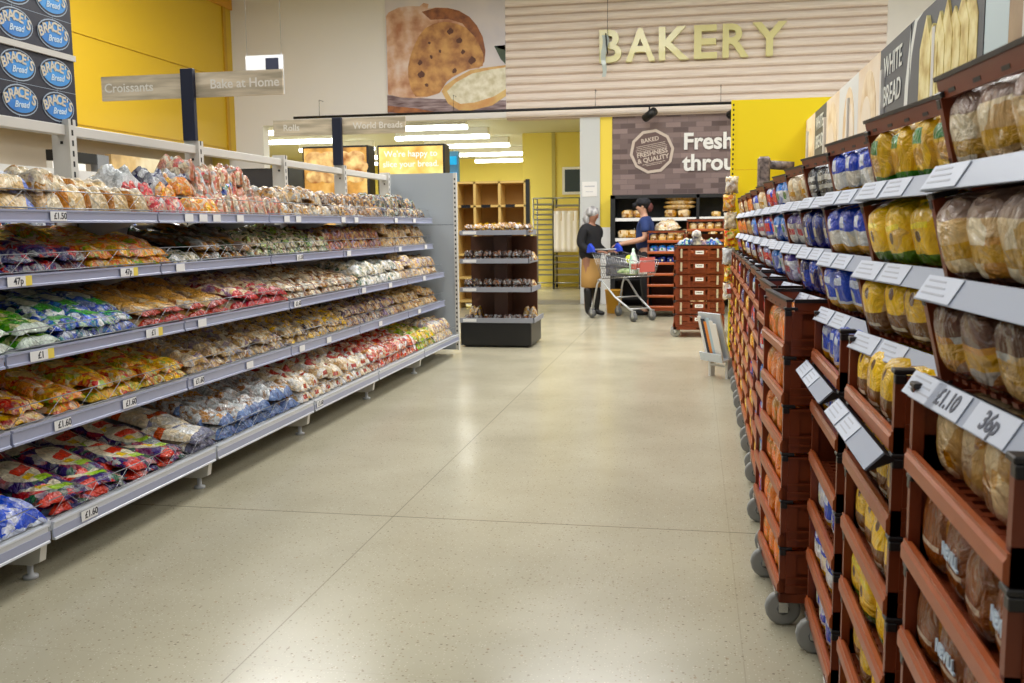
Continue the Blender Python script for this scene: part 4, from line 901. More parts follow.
lf('blackwhite', ('black', 'black', 'grey', 'black'), [('rect', 'z', .62, .74, 'y', .15, .85, S(226, 226, 222)), ('rect', 'z', .42, .52, 'y', .15, .85, S(210, 210, 206)), ('rect', 'z', .2, .3, 'y', .2, .8, S(210, 210, 206))], vs=14, amp=.04)
lf('navy', ('navy', 'navy', 'blue', 'navy'), [('rect', 'z', .35, .6, 'y', .4, .6, S(214, 206, 180)), ('rect', 'z', .1, .2, None, 0, 0, S(60, 60, 150))], vs=12)
lf('cream', ('cream', 'bread', 'cream', 'tan'), [('rect', 'z', .4, .55, 'y', .2, .8, S(196, 150, 80))], vs=10)
lf('purplewhite', ('white', 'film', 'lilac', 'white'), [('rect', 'z', .7, 1.2, None, 0, 0, S(90, 80, 160)), ('rect', 'z', .35, .55, 'y', .25, .75, S(170, 60, 80))], vs=12)
lf('orange', ('orange', 'orange', 'orange', 'tan'), [('rect', 'z', .35, .62, 'y', .25, .75, S(246, 120, 24))], vs=8)
lf('bluegreen', ('white', 'film', 'blue', 'white'), [('rect', 'z', .68, 1.2, None, 0, 0, S(60, 130, 220)), ('disc', 'y', .5, 'z', .5, .14, S(30, 120, 60)), ('rect', 'z', -.1, .25, None, 0, 0, S(50, 90, 180))], vs=10)
lf('redblue', ('blue', 'white', 'blue', 'red'), [('rect', 'z', .38, .7, 'y', .2, .8, S(214, 44, 50)), ('rect', 'z', -.1, .22, None, 0, 0, S(230, 226, 220))], vs=10)
lf('amber', ('yellow', 'orange', 'yellow', 'tan'), [('disc', 'y', .5, 'z', .5, .2, S(240, 180, 50))], vs=10)
_lm = {}
def loafm(key, w, h, l=.30):
    k = (key, w, h, l)
    if k not in _lm: _lm[k] = [loaf_mesh(w, l, h, s+len(_lm)*3).mesh('sliced_loaf', L_[key]) for s in range(3)]
    return _lm[k]
DESC = dict(clearwhite='clear-bagged pale loaf with a mustard band', clearbrown='clear-bagged dark-crusted loaf', clearfarm='clear-bagged golden farmhouse loaf', nevill='brown-wrapped loaf with pale printing', yellowgreen='yellow and green wrapped loaf', yellow='yellow wrapped loaf', yellowbrown='yellow wrapped loaf with a brown base', bluewhite='blue-topped white wrapped loaf', blue='bright blue wrapped loaf', blackwhite='black wrapped loaf with white bands', navy='navy wrapped loaf', cream='cream wrapped loaf', purplewhite='white wrapped loaf with a violet top', orange='bright orange wrapped loaf', bluegreen='pale blue loaf with green badge', redblue='blue wrapped loaf with a red panel', amber='amber wrapped loaf')
# nearest column first; each list runs from the tray on the dolly to the top tray
COLS = [
 ['clearfarm', 'clearfarm', 'nevill', 'nevill', 'nevill', 'clearfarm', 'clearbrown', 'clearwhite', 'clearwhite'],
 ['yellow', 'yellowbrown', 'yellow', 'yellowbrown', 'yellowbrown', 'yellowbrown', 'yellowbrown', 'yellow', 'yellowgreen'],
 ['blue', 'bluewhite', 'blue', None, 'blue', 'blue', 'blue', 'bluewhite', 'bluewhite'],
 ['orange', 'orange', 'orange', 'orange', 'orange', 'orange', 'navy', 'navy', 'blackwhite'],
 ['redblue', 'bluegreen', 'redblue', 'bluegreen', 'redblue', 'redblue', 'purplewhite', 'purplewhite', 'cream'],
 ['amber', 'redblue', 'bluegreen', 'redblue', 'bluegreen', 'redblue', 'bluegreen', 'bluegreen', 'bluegreen'],
 ['amber', 'amber', 'redblue', 'amber', 'redblue', 'bluegreen', 'redblue', 'redblue', 'redblue'],
 ['amber', 'amber', 'amber', 'redblue', 'amber', 'navy', 'purplewhite', 'purplewhite', 'cream'],
 ['amber', 'cream', 'amber', 'amber', 'navy', 'cream', 'bluewhite', 'bluegreen', 'bluewhite'],
 ['yellow', 'amber', 'amber', 'cream', 'amber', 'redblue', 'bluewhite', 'cream', 'orange'],
 ['yellow', 'yellow', 'amber', 'yellow', 'amber', 'cream', 'yellow', 'orange', 'cream'],
 ['yellow', 'yellow', 'yellow', 'orange', 'yellow', 'cream', 'redblue', 'orange', 'cream'],
]
ORDN = ['first', 'second', 'third', 'fourth', 'fifth', 'sixth', 'seventh', 'eighth', 'ninth', 'tenth', 'eleventh', 'twelfth']
UPZ = {6: 1.122, 7: 1.288, 8: 1.456}
LOWX = [.38, .38, .38, .285, .30, .32, .33, .335, .34, .345, .35, .35]
LYAW = [0, 0, 0, 3, 1, 0, 0, 0, 0, 0, 0, 0]
nev = None
for c in range(12):
    yc = 1.49+.70*c; yl = yc if c != 3 else 3.565
    xf = LOWX[c]; w_ = ORDN[c]
    dolly((xf, yl, 0), R(LYAW[c]), 'brown wheeled dolly under the %s bread tray stack from the camera' % w_)
    for k in range(9):
        up = k >= 6
        z = UPZ[k] if up else .132+.165*k
        uy = 4.5 if c == 0 else 7.5+1.2*sin(c*2.1+k)
        x = (.424 + .28*sin(R(uy)) + (.006*(k-6))) if up else xf
        rot = (0, R(-13) if up else 0, R(uy) if up else R(LYAW[c]))
        o = tray((x, yc if up else yl, z), rot, 'brown bread tray, %s up in the %s stack from the camera' % (ORDN[k], w_), 'brown bread trays in the right-hand stacks', top=(k == 8 or (k == 5 and c >= 3)), strip=('up' if up else ('low' if (k == 5 and c in (1, 2)) else False)))
        if up or (k == 5 and c in (1, 2)):
            M = T((-.0305, 0, -.0005)) @ Matrix.Rotation(R(45), 4, 'Y')  # on the strip's sloping face
            ps = [q for q in o.children if q.name.startswith('price_strip')][0]
            if c >= 3: ps.scale = (1, .9, 1)
            ps.location = (-.008, 0, {5: -.01, 6: .004, 7: .012, 8: .03}[k])
            d = (Vector((-.011, 0, .013))-Vector((-.046, 0, -.022))); nrm = Vector((-d.z, 0, d.x)).normalized(); dn = d.normalized()
            FM = Matrix(((0, dn.x, nrm.x, -.0285+nrm.x*.0012), (-1, dn.y, nrm.y, 0), (0, dn.z, nrm.z, -.0045+nrm.z*.0012), (0, 0, 0, 1)))
            for dy, s_ in (((.2, None), (.02, '£1.10' if (c == 0 and k == 6) else None)) if c else (((.24, None), (.12, '£1.10'), (-.06, '36p')) if k == 6 else ((.2, None),))):
                if c > 6 and dy < .1: continue
                mb = MB(); MM = FM @ T((-dy, 0, 0)); wv = .17 if dy > .1 and s_ is None else .15
                mb.box((-wv/2, -.023, 0), (wv/2, .023, .0012), 0, MM)
                if s_: mb.text(s_, .042, MM @ T((0, 0, .002)), 2, bold=.001, depth=.0004)
                else:
                    for q in range(3): mb.box((-wv*.4, .012-.012*q, .0012), (wv*(.1+.08*q), .0155-.012*q, .0018), 3, MM)
                mb.build('price_ticket', [bpy.data.materials.get('pale_blue_ticket') or mat('pale_blue_ticket', S(208, 215, 230), .5), TICKET_Y, mat('ticket_ink', S(80, 84, 100), .6) if 'ticket_ink' not in bpy.data.materials else bpy.data.materials['ticket_ink'], bpy.data.materials.get('ticket_faint') or mat('ticket_faint', S(184, 188, 200), .6)], ps)
        key = COLS[c][k]
        if key is None: continue
        n = 4 if c < 4 else (3 if c < 7 else 2)
        h = (.147 if c < 3 else .135) if not up else .145; wdt = (TW-.03)/n
        for q in range(n):
            if c == 3 and not up and q in (1, 2) and k < 5: pass
            lh = h*rnd.uniform(.93, 1.02) if not (c == 0 and k == 6) else .15
            ms = loafm(key, round(wdt*1.02, 4), round(h, 3))
            ly = -TW/2+.015+wdt*(q+.5); lx = (-.004 if up else (.010 if c < 3 else .003))+rnd.uniform(0, .012)
            if c == 0 and k == 5: lx += .02
            Mt = Matrix.Translation((x, yc if up else yl, z)) @ Matrix.Rotation(rot[2], 4, 'Z') @ Matrix.Rotation(rot[1], 4, 'Y')
            p_ = Mt @ Vector((lx-(.012 if up else 0), ly, .0095))
            o = obj('sliced_loaf', rnd.choice(ms), None, p_, (0, rot[1], rot[2]+R(rnd.uniform(-4, 4))))
            tag(o, '%s, %s tray up, %s stack from the camera' % (DESC[key], ORDN[k], w_), 'bread', 'loaves in the %s tray up of the %s stack' % (ORDN[k], w_))
            if key == 'nevill' and q % 2 == 0: MB().text('NEVILL', .03, T((-.0008, 0, .072)) @ FNX, bold=.0008, depth=.0015).build('printed_name', LW, o)
            if key == 'orange' and q < 1: MB().text('W', .06, T((.12, -wdt/2-.003, .07)) @ FNY, bold=.002, depth=.001).build('printed_letter', WHITE, o)
# trays' supporting gondola: spine, shelves and header pictures
t = thing('shelving_bay', 'dark shelving spine behind the right-hand bread tray stacks', 'shelving', (1.13, 5.8, 0))
MB().box((-.03, -4.9, 0), (.03, 4.45, 1.8)).build('back_panel', mat('brown_grey_spine', S(84, 74, 68), .6), t)
for k in range(8): MB().box((-.05, -4.85+1.3*k, 0), (.05, -4.80+1.3*k, 2.3)).build('upright', POST_WHITE, t)
hdr = thing('picture_header', 'long header of bread pictures above the right-hand racks reading WHITE BREAD', 'sign', (1.10, 0, 1.72))
HBG = mat('header_pale', S(214, 216, 212), .5); HDK = mat('header_charcoal', S(74, 78, 84), .5); HBE = noisy('header_loaf', S(206, 176, 130), S(238, 222, 192), 5)
HBL = noisy('header_beige', S(214, 190, 158), S(232, 220, 200), 1.5); HWH = noisy('header_slices', S(190, 160, 84), S(240, 228, 170), 9, S(222, 204, 130)); PLATE = mat('header_plate', S(216, 220, 214), .4); HBR = noisy('header_timber', S(140, 110, 78), S(176, 148, 110), 3)
HLB = mat('header_pale_blue', S(196, 214, 218), .5)
secs = [(3.0, 3.82, 7), (3.82, 4.12, 6), (4.12, 5.45, 1), (5.45, 6.30, 1), (6.30, 7.1, 3), (7.1, 8.0, 0), (8.0, 8.75, 3), (8.75, 9.55, 1), (9.55, 10.3, 3)]
for i, (a, b_, mi) in enumerate(secs):
    mb = MB(); mb.box((0, a, 0), (.03, b_-.002, .71), mi)
    MH = T((0, 0, 0)) @ FNX
    def disc(cy, cz, ry, rz_, m_, d, n=28):
        pts = [(-(cy+ry*cos(2*pi*k/n)), max(0, min(.708, cz+rz_*sin(2*pi*k/n)))) for k in range(n)]
        pts = [(min(-a+0, max(-b_+.003, p0)), p1) for p0, p1 in pts]; mb.prism(pts, 0, d, m_, MH)
    if i == 2:
        disc(4.6, .2, .98, .9, 5, .002); disc(4.65, .2, .84, .78, 1, .003)
        for k in range(7): mb.prism([(-(4.42+.12*k), .0), (-(4.20+.12*k), .0), (-(4.20+.12*k), .5), (-(4.30+.12*k), .66-.03*(k % 3)), (-(4.42+.12*k), .52)][::-1], .003, .006+.0025*k, 4, MH)
    if i == 3: disc(4.6, .2, .98, .9, 5, .002); disc(4.65, .2, .84, .78, 1, .003)
    if i in (4, 6): disc((a+b_)/2, .32, .3, .34, 2, .003); disc((a+b_)/2+.05, .2, .22, .3, 3, .005)
    if i == 5: disc(7.5, .3, .27, .36, 2, .003); disc(7.45, .26, .2, .28, 3, .005)
    if i == 8: disc(9.9, .3, .25, .3, 2, .003)
    if i in (3, 7):
        mb.text('WHITE', .165, T((-.004, (a+b_)/2+.03, .58)) @ FNX, 5, bold=.002); mb.text('BREAD', .165, T((-.004, (a+b_)/2+.03, .41)) @ FNX, 5, bold=.002)
    mb.build('picture_panel', [HBG, HDK, HBE, HBL, HWH, PLATE, HLB, HBR], hdr)
e = thing('end_panel', 'bright yellow end panel with perforated edge at the far right racks', 'panel', (.9, 10.3, 0))
mb = MB().box((-.5, 0, .05), (1.2, .03, 2.66), 0).box((-.5, -.001, 1.95), (1.2, 0, 1.953), 1); mb.build('board', [YELLOW2, ORANGE_TRIM], e)
mb = MB().box((-.545, -.01, .05), (-.5, .04, 2.66), 0)
zz = .1
while zz < 2.62: mb.box((-.53, -.011, zz), (-.515, -.0098, zz+.022), 1); zz += .05
mb.build('perforated_edge', [YELLOW2, DARK], e)
# goods hung on the far end of the right row
for q, (x, y, z, f, d) in enumerate(((.36, 9.95, 1.62, 'cream', ''), (.37, 10.05, 1.45, 'orange', ''), (.36, 10.0, .98, 'yellow', ''), (.40, 9.9, 1.2, 'cream', ''), (.33, 9.75, .72, 'redblue', ''), (.34, 9.7, .52, 'yellow', ''))):
    pass
# grey scanner-like head on the yellow panel's shelf
t = thing('label_dispenser', 'mottled grey dispenser on a pale ledge against the yellow end panel', 'dispenser', (.66, 10.0, 1.99))
MB().box((-.12, -.14, -.03), (.18, .298, 0)).build('ledge', mat('pale_ledge', S(200, 196, 188), .5), t, bevel=.005)
MOT = noisy('mottled_grey', S(60, 52, 54), S(150, 136, 130), 22)
MB().box((-.05, -.06, 0), (.07, .06, .34)).build('body', MOT, t, bevel=.02); MB().tube([(.05, 0, .26), (.3, 0, .24)], .045, n=10).build('arm', MOT, t)
t.location.z = 1.72
# clip-strip of leaflets leaning at the aisle corner
t = thing('leaflet_rack', 'white slanted rack of leaflets by the foot of the right-hand racks', 'rack', (.26, 8.9, .0), R(40))
MS = Matrix.Rotation(R(-16), 4, 'Y')
MB().box((0, -.15, .18), (.015, .15, .62), 0, MS).box((-.07, -.15, .18), (.01, .15, .195), 0, MS).box((-.08, -.15, .18), (-.07, .15, .26), 0, MS).build('holder', mat('pale_blue_holder', S(206, 214, 220), .4), t)
for k in range(6):
    MB().box((-.06+.008*k, -.14+.047*k, .2), (-.055+.008*k, -.09+.047*k, .55+.02*(k % 3)), 0, MS).build('leaflet', (WHITE, WHITE, mat('pale_blue_leaflet', S(180, 206, 222), .5), mat('orange_leaflet', S(236, 140, 40), .5), NAVY, WHITE)[k], t)
MB().box((-.05, -.13, 0), (.0, -.1, .19)).box((-.05, .1, 0), (.0, .13, .19)).box((-.05, -.1, .1), (-.03, .1, .12)).build('foot', POST_WHITE, t)
for q, (z, f, col) in enumerate(((.62, 'redwhite', 'white and red'), (.80, 'yellowwrap', 'yellow'), (.98, 'whitebag', 'silvery'), (1.16, 'yellowwrap', 'yellow'), (1.34, 'clearbag', 'cream'), (1.52, 'orangebun', 'orange'), (1.70, 'clearbag', 'pale'))):
    tag(obj('snack_bag', product('snack_bag', F[f], .13, .17, .05, pu=3, pv=3, wr=.4)[q % 3], None, (.352+.012*sin(q*2.3), 10.06, z+.09), (0, R(90), R(-90+12*sin(q)))), '%s snack bag hanging by the yellow end panel, %s from the bottom' % (col, ORDN[q]), 'snack bag')
MB_ = MB().tube([(.352, 10.08, .5), (.352, 10.08, 1.85)], .004).build('clip_strip', WHITE); tag(MB_, 'thin white clip strip of snack bags beside the yellow end panel', 'clip strip')

# ------------------------------------------------------------------ free-standing stacks
def stack(x, y, n, rz, label, grp, contents, tickets=False, lean=0):
    dolly((x+cos(rz)*0, y, 0), rz, 'dolly under the %s' % label)
    for k in range(n):
        z = .132+.165*k
        o = tray((x, y, z), (0, 0, rz), 'brown bread tray, %s up in the %s' % (ORDN[k], label), grp, top=(k == n-1))
        if tickets:
            for sgn in (-1,):
                mb = MB(); Mx = T((TD/2, -TW/2-.0085, .095)) @ FNY
                mb.box((-.075, -.045, -.002), (.075, .04, .004), 1, Mx).box((-.05, -.02, .004), (.05, .022, .006), 0, Mx).box((-.035, -.002, .006), (.035, .006, .007), 2, Mx); mb.build('white_ticket', [TICKET, TRAY, INK], o)
                for xx in (.09, .53): MB().box((xx-.012, -TW/2-.012, .03), (xx+.012, -TW/2-.008, .14), 0).build('pale_slot', mat('pale_slot', S(190, 176, 150), .5) if 'pale_slot' not in bpy.data.materials else bpy.data.materials['pale_slot'], o)
        key = contents[k] if k < len(contents) else None
        if key:
            for q in range(4):
                Mt = Matrix.Translation((x, y, z)) @ Matrix.Rotation(rz, 4, 'Z')
                ly = -TW/2+.09+.127*q
                o = obj('sliced_loaf', rnd.choice(loafm(key, .12, .12)), None, Mt @ Vector((.04, ly, .0095)), (0, 0, rz))
                tag(o, '%s, %s tray up of the %s' % (DESC[key].replace('-bagged', ''), ORDN[k], label), 'bread', 'loaves %s in the %s' % (ORDN[k], label))
stack(-.25, 12.28, 6, 0, 'ticketed free-standing stack in the aisle', 'trays of the ticketed stack', [None]*6, True)
for q in range(3):
    tag(obj('crumpled_bag', product('crumpled_bag', F['bluetort' if q % 2 == 0 else 'lilacbag'], .18, .2, .08, pu=3, pv=3, wr=.5)[q], None, (-.1+.16*q, 12.15, 1.13), (0, R(4), R(60+30*q))), ('blue and white bag lying left on top of the ticketed stack', 'lilac bag lying in the middle on top of the ticketed stack', 'blue bag lying right on top of the ticketed stack')[q], 'bag')
tag(MB().lathe([(.05, 0), (.055, .01), (.045, .1), (.06, .12), (.05, .17), (.0, .19)], 0, 12).build('pale_pot', noisy('pot_print', S(60, 60, 90), S(230, 226, 216), 14), None, (.02, 12.05, 1.14)), 'small black and white pot on top of the ticketed stack', 'pot')
stack(-.42, 14.62, 7, R(90), 'filled stack behind the worker', 'trays of the filled stack', [None, None, None, None, 'navy', 'bluegreen', 'clearfarm'])
stack(.16, 14.9, 8, R(90), 'tall stack behind the ticketed one', 'trays of the tall rear stack', ['clearfarm', None, None, 'clearfarm', None, None, None, 'clearfarm'])
tag(obj('bread_bag', product('bread_bag', F['clearbag'], .3, .36, .14, pu=3, pv=3, wr=.4)[0], None, (-.42, 14.9, 1.31), (0, R(-10), R(20))), 'clear bags of bread slumped on the stack behind the shop worker', 'bread bag')

# dark wall unit with bread
wu = thing('wall_shelving', 'tall black shelving against the brick print, lined with loaves', 'shelving', (0, 16.45, 0))
mb = MB().box((-1.42, .0, 0), (-1.34, .52, 1.9)).box((.02, .0, 0), (.07, .52, 1.9)).box((1.2, 0, 0), (1.25, .52, 1.9)).box((-1.42, .48, 0), (1.25, .54, 1.9)).box((-1.42, .0, 1.84), (1.25, .5, 1.9)); mb.build('frame', DARK, wu)
for z in (.12, .45, .8, 1.14, 1.48):
    sh = MB().box((-1.34, .04, z), (1.2, .48, z+.02)).build('shelf', DARKMETAL, wu)
    if z > 1: MB().box((-1.34, .02, z-.02), (.02, .04, z+.035)).build('price_rail', WHITE, sh)
for x, z in ((.3, 1.52), (.3, 1.18)): MB().box((.07, .015, z-.04), (.6, .04, z)).build('price_rail', WHITE, wu)
for z, xs in ((1.5, (-1.15, -.95, -.42, -.2)), (1.16, (-1.2, -1.05, -.9, -.35, -.15))):
    for i, x in enumerate(xs):
        ms = loafm('clearfarm', .2, .15, .32)
        tag(obj('sliced_loaf', rnd.choice(ms), None, (x, 16.52, z+.002), (0, 0, R(90 if z < 1.3 else 80))), 'bagged golden loaf on the %s of the black wall shelving' % ('top shelf' if z > 1.3 else 'second shelf down'), 'bread', 'loaves on the %s of the black wall shelving' % ('top shelf' if z > 1.3 else 'second shelf down'))
BAG = film('baguette_film', C('bread', 'tan', 'pale', 'bread'), [], 14)
for q in range(3):
    tag(MB().blob((0, 0, .045), (.27, .06, .045), 0, 8, nz=.15, seed=q).build('baguette', BAG, None, (-.26+.02*q, 16.56, 1.645+.075*q), None), 'long golden loaf, %s of the pile on the top black wall shelf' % ('lowest', 'middle', 'topmost')[q], 'bread')
for z, x in ((1.16, .3), (1.16, .5), (1.5, .35)): tag(obj('sliced_loaf', loafm('clearfarm', .16, .11)[0], None, (x, 16.54, z+.002), (0, 0, R(90))), 'small loaf in the right bay of the black wall shelving', 'bread', 'small loaves in the right bay of the black wall shelving')

# ------------------------------------------------------------------ people
def skin_body(name, chains, material, parent, sub=1):
    """chains of (x, y, z, r); a chain may begin with ('at', key) to branch from an earlier point"""
    me = bpy.data.meshes.new(name+'_src'); vs = []; es = []; rs = []; keys = {}
    for ch in chains:
        prev = None
        for p in ch:
            if p[0] == 'at': prev = keys[p[1]]; continue
            vs.append(p[:3]); rs.append(p[3]); i = len(vs)-1
            if len(p) > 4: keys[p[4]] = i
            if prev is not None: es.append((prev, i))
            prev = i
    me.from_pydata(vs, es, []); o = bpy.data.objects.new(name+'_src', me); COL.objects.link(o)
    m = o.modifiers.new('skin', 'SKIN'); m.use_smooth_shade = True
    if not me.skin_vertices: me.attributes  # layer is created by the modifier below
    if not me.skin_vertices:
        bm = bmesh.new(); bm.from_mesh(me); bm.verts.layers.skin.verify(); bm.to_mesh(me); bm.free()
    for i, r in enumerate(rs):
        rr = r if isinstance(r, (tuple, list)) else (r, r)
        me.skin_vertices[0].data[i].radius = rr; me.skin_vertices[0].data[i].use_root = (i == 0)
    s = o.modifiers.new('sub', 'SUBSURF'); s.levels = s.render_levels = sub
    bpy.context.view_layer.update()
    out = bpy.data.meshes.new_from_object(o.evaluated_get(bpy.context.evaluated_depsgraph_get()))
    bpy.data.objects.remove(o); out.name = name; out.materials.clear(); out.materials.append(material)
    for p in out.polygons: p.use_smooth = True
    return obj(name, out, parent)
def hand(key, w, d, up, side, r=.008):
    """five finger chains from the palm at w heading d; side = thumb side"""
    w, d, up, side = Vector(w), Vector(d).normalized(), Vector(up), Vector(side).normalized()
    out = []
    for i, (off, ln) in enumerate(((-.028, .062), (-.010, .074), (.009, .070), (.027, .055))):
        a = w+d*.035-side*off; b = a+d*ln*.45+up*.004; c = b+d*ln*.35-up*.014; e_ = c+d*ln*.2-up*.016
        out.append([('at', key), (*a, .011), (*b, r), (*c, r*.95), (*e_, r*.8)])
    a = w+d*.0+side*.03; out.append([('at', key), (*a, .011), (*(a+d*.03+side*.012-up*.008), .009), (*(a+d*.05+side*.012-up*.02), .008)])
    return out
# woman: upright in profile, facing +x, hands on the trolley handle
HX, HY = -1.58, 14.82
wm = thing('person', 'woman with long grey hair in a black jumper and ochre skirt holding the trolley', 'person', (HX, HY, 0), R(-28))
hl = (.30, -.16, 1.0); hr = (.30, .12, 1.0)
ch = [[(0, 0, .95, .13, 'pel'), (0, 0, 1.08, .115), (0, 0, 1.22, .125), (.0, 0, 1.33, .12, 'ch'), (.01, 0, 1.41, .062), (.02, 0, 1.45, .05), (.045, 0, 1.52, (.082, .07)), (.05, 0, 1.575, (.092, .078), 'hd'), (.04, 0, 1.625, .062)],
      [('at', 'hd'), (.125, 0, 1.555, .018), (.145, 0, 1.545, .01)],
      [('at', 'ch'), (0, -.16, 1.34, .055), (-.04, -.2, 1.10, .043), (.16, -.19, .99, .033), (hl[0]-.04, hl[1], .995, .024), (*hl, .026, 'hl')],
      [('at', 'ch'), (0, .16, 1.34, .055), (-.04, .2, 1.10, .043), (.16, .17, .99, .033), (hr[0]-.04, hr[1], .995, .024), (*hr, .026, 'hr')],
      [('at', 'pel'), (0, -.08, .88, .095), (.01, -.085, .5, .062), (-.01, -.085, .28, .055), (-.02, -.085, .09, .037), (.05, -.085, .045, .038), (.13, -.085, .03, .028)],
      [('at', 'pel'), (0, .08, .88, .095), (.02, .085, .5, .062), (.03, .085, .28, .055), (.02, .085, .09, .037), (.09, .085, .045, .038), (.17, .085, .03, .028)]]
ch += hand('hl', hl, (1, 0, -.1), Vector((0, 0, 1)), (0, 1, 0)) + hand('hr', hr, (1, 0, -.1), Vector((0, 0, 1)), (0, -1, 0))
skin_body('body', ch, SKIN_D, wm)
skin_body('jumper', [[(0, 0, .82, (.18, .19), 'a'), (-.01, 0, 1.02, (.185, .19)), (-.02, 0, 1.2, (.18, .18)), (-.01, 0, 1.32, (.16, .16), 'c'), (.01, 0, 1.43, .08)],
      [('at', 'c'), (-.01, -.185, 1.33, .085), (-.05, -.225, 1.1, .072), (.15, -.19, .995, .046), (hl[0]-.05, hl[1], 1.0, .036)],
      [('at', 'c'), (-.01, .185, 1.33, .085), (-.05, .225, 1.1, .072), (.15, .17, .995, .046), (hr[0]-.05, hr[1], 1.0, .036)]], mat('black_knit', S(20, 20, 24), .85, bump=.3, bscale=60), wm, 2)
MB().lathe([(.12, .98), (.14, .9), (.15, .75), (.155, .6), (.155, .45), (.14, .442), (.13, .6), (.10, .95)], 0, 24).build('skirt', mat('ochre_skirt', S(180, 138, 76), .7, bump=.4, bscale=12), wm)
for s, dx in ((-1, 0), (1, .04)):
    skin_body('boot', [[(dx, s*.085, .47, .075), (dx+.01, s*.085, .28, .068), (dx, s*.085, .12, .05), (dx+.0, s*.085, .055, .052), (dx+.09, s*.085, .04, .043), (dx+.16, s*.085, .032, .032)]], mat('black_boot', S(16, 16, 18), .4) if s < 0 else bpy.data.materials['black_boot'], wm)
HAIR = noisy('grey_hair', S(88, 86, 88), S(196, 194, 194), 16, stretch=(1, 1, .25))
mb = MB().blob((.025, 0, 1.595), (.108, .098, .095), 0, 10, nz=.1, seed=1).blob((-.05, 0, 1.50), (.072, .092, .13), 0, 8, nz=.25, seed=2).blob((-.085, 0, 1.38), (.055, .085, .12), 0, 8, nz=.3, seed=3).blob((-.12, .01, 1.29), (.06, .08, .11), 0, 8, nz=.3, seed=4)
mb.build('hair', HAIR, wm)
for s in (-1, 1): MB().blob((.118, s*.032, 1.578), (.007, .011, .007), 0, 6).build('eye', DARK, wm)
MB().blob((.125, 0, 1.515), (.008, .022, .006), 0, 6).build('mouth', mat('lips', S(150, 80, 76), .5), wm)
# man: facing -x, forearms reaching forward over the trolley
MX, MY_ = -.74, 15.0
mn = thing('person', 'shop worker in navy polo shirt and dark cap reaching over the trolley', 'person', (MX, MY_, 0))
hl = (-.42, -.12, 1.10); hr = (-.40, .10, 1.12)
ch = [[(0, 0, 1.0, .135, 'pel'), (0, 0, 1.14, .125), (-.01, 0, 1.3, .145), (-.02, 0, 1.43, .135, 'ch'), (-.03, 0, 1.52, .066), (-.04, 0, 1.565, .056), (-.065, 0, 1.63, (.088, .075)), (-.07, 0, 1.69, (.096, .082), 'hd'), (-.055, 0, 1.745, .066)],
      [('at', 'hd'), (-.15, 0, 1.665, .019), (-.17, 0, 1.655, .011)],
      [('at', 'ch'), (-.01, -.19, 1.45, .062), (.0, -.24, 1.19, .05), (-.2, -.2, 1.14, .042), (hl[0]+.05, hl[1], 1.10, .028), (*hl, .028, 'hl')],
      [('at', 'ch'), (-.01, .19, 1.45, .062), (.0, .24, 1.19, .05), (-.2, .18, 1.14, .042), (hr[0]+.05, hr[1], 1.12, .028), (*hr, .028, 'hr')],
      [('at', 'pel'), (0, -.09, .92, .105), (0, -.1, .5, .068), (.03, -.1, .28, .058), (.04, -.1, .1, .042), (-.03, -.1, .05, .045), (-.12, -.1, .035, .034)],
      [('at', 'pel'), (0, .09, .92, .105), (-.02, .1, .5, .068), (.0, .1, .28, .058), (.0, .1, .1, .042), (-.07, .1, .05, .045), (-.16, .1, .035, .034)]]
ch += hand('hl', hl, (-1, 0, -.25), Vector((0, 0, 1)), (0, 1, 0)) + hand('hr', hr, (-1, 0, -.25), Vector((0, 0, 1)), (0, -1, 0))
skin_body('body', ch, SKIN, mn)
NAVP = mat('navy_polo', S(32, 52, 104), .8)
skin_body('polo_shirt', [[(0, 0, .97, .18, 'a'), (0, 0, 1.14, .172), (-.01, 0, 1.3, .172), (-.02, 0, 1.43, .16, 'c'), (-.03, 0, 1.53, .078)],
      [('at', 'c'), (-.01, -.205, 1.45, .084), (-.0, -.245, 1.27, .072)], [('at', 'c'), (-.01, .205, 1.45, .084), (-.0, .245, 1.27, .072)]], NAVP, mn, 2)
BLK = mat('black_trousers', S(20, 21, 26), .8)
skin_body('trousers', [[(0, 0, 1.06, .165, 'p'), (0, 0, .95, .165, 'q')], [('at', 'q'), (0, -.1, .85, .12), (0, -.1, .5, .085), (.03, -.1, .28, .075), (.04, -.1, .08, .068)], [('at', 'q'), (0, .1, .85, .12), (-.02, .1, .5, .085), (0, .1, .28, .075), (0, .1, .08, .068)]], BLK, mn, 2)
for s, dx in ((-1, 0), (1, -.04)): skin_body('shoe', [[(dx+.05, s*.1, .045, .05), (dx-.03, s*.1, .045, .05), (dx-.13, s*.1, .038, .042), (dx-.17, s*.1, .034, .032)]], BLK, mn)
MB().blob((-.05, 0, 1.715), (.115, .1, .085), 0, 10).lathe([(.112, 1.70), (.115, 1.74), (.1, 1.785), (.06, 1.81), (.01, 1.815)], 0, 16, T((-.05, 0, 0))).tube([(-.13, 0, 1.705), (-.21, 0, 1.695)], .05, n=10, radii=[.05, .035]).build('cap', mat('black_cap', S(22, 22, 30), .8), mn)
MB().blob((.06, 0, 1.66), (.045, .06, .07), 0, 8, nz=.3).build('hair', mat('dark_red_hair', S(90, 44, 40), .8), mn)
for s in (-1, 1):
    MB().blob((-.148, s*.033, 1.692), (.007, .011, .007), 0, 6).build('eye', DARK, mn); MB().blob((-.055, s*.085, 1.67), (.018, .012, .03), 0, 6).build('ear', SKIN, mn)
MB().blob((-.15, 0, 1.62), (.008, .024, .006), 0, 6).build('mouth', bpy.data.materials['lips'], mn)
MB().box((-.18, -.09, 1.33), (-.175, -.04, 1.345)).build('chest_print', WHITE, mn)

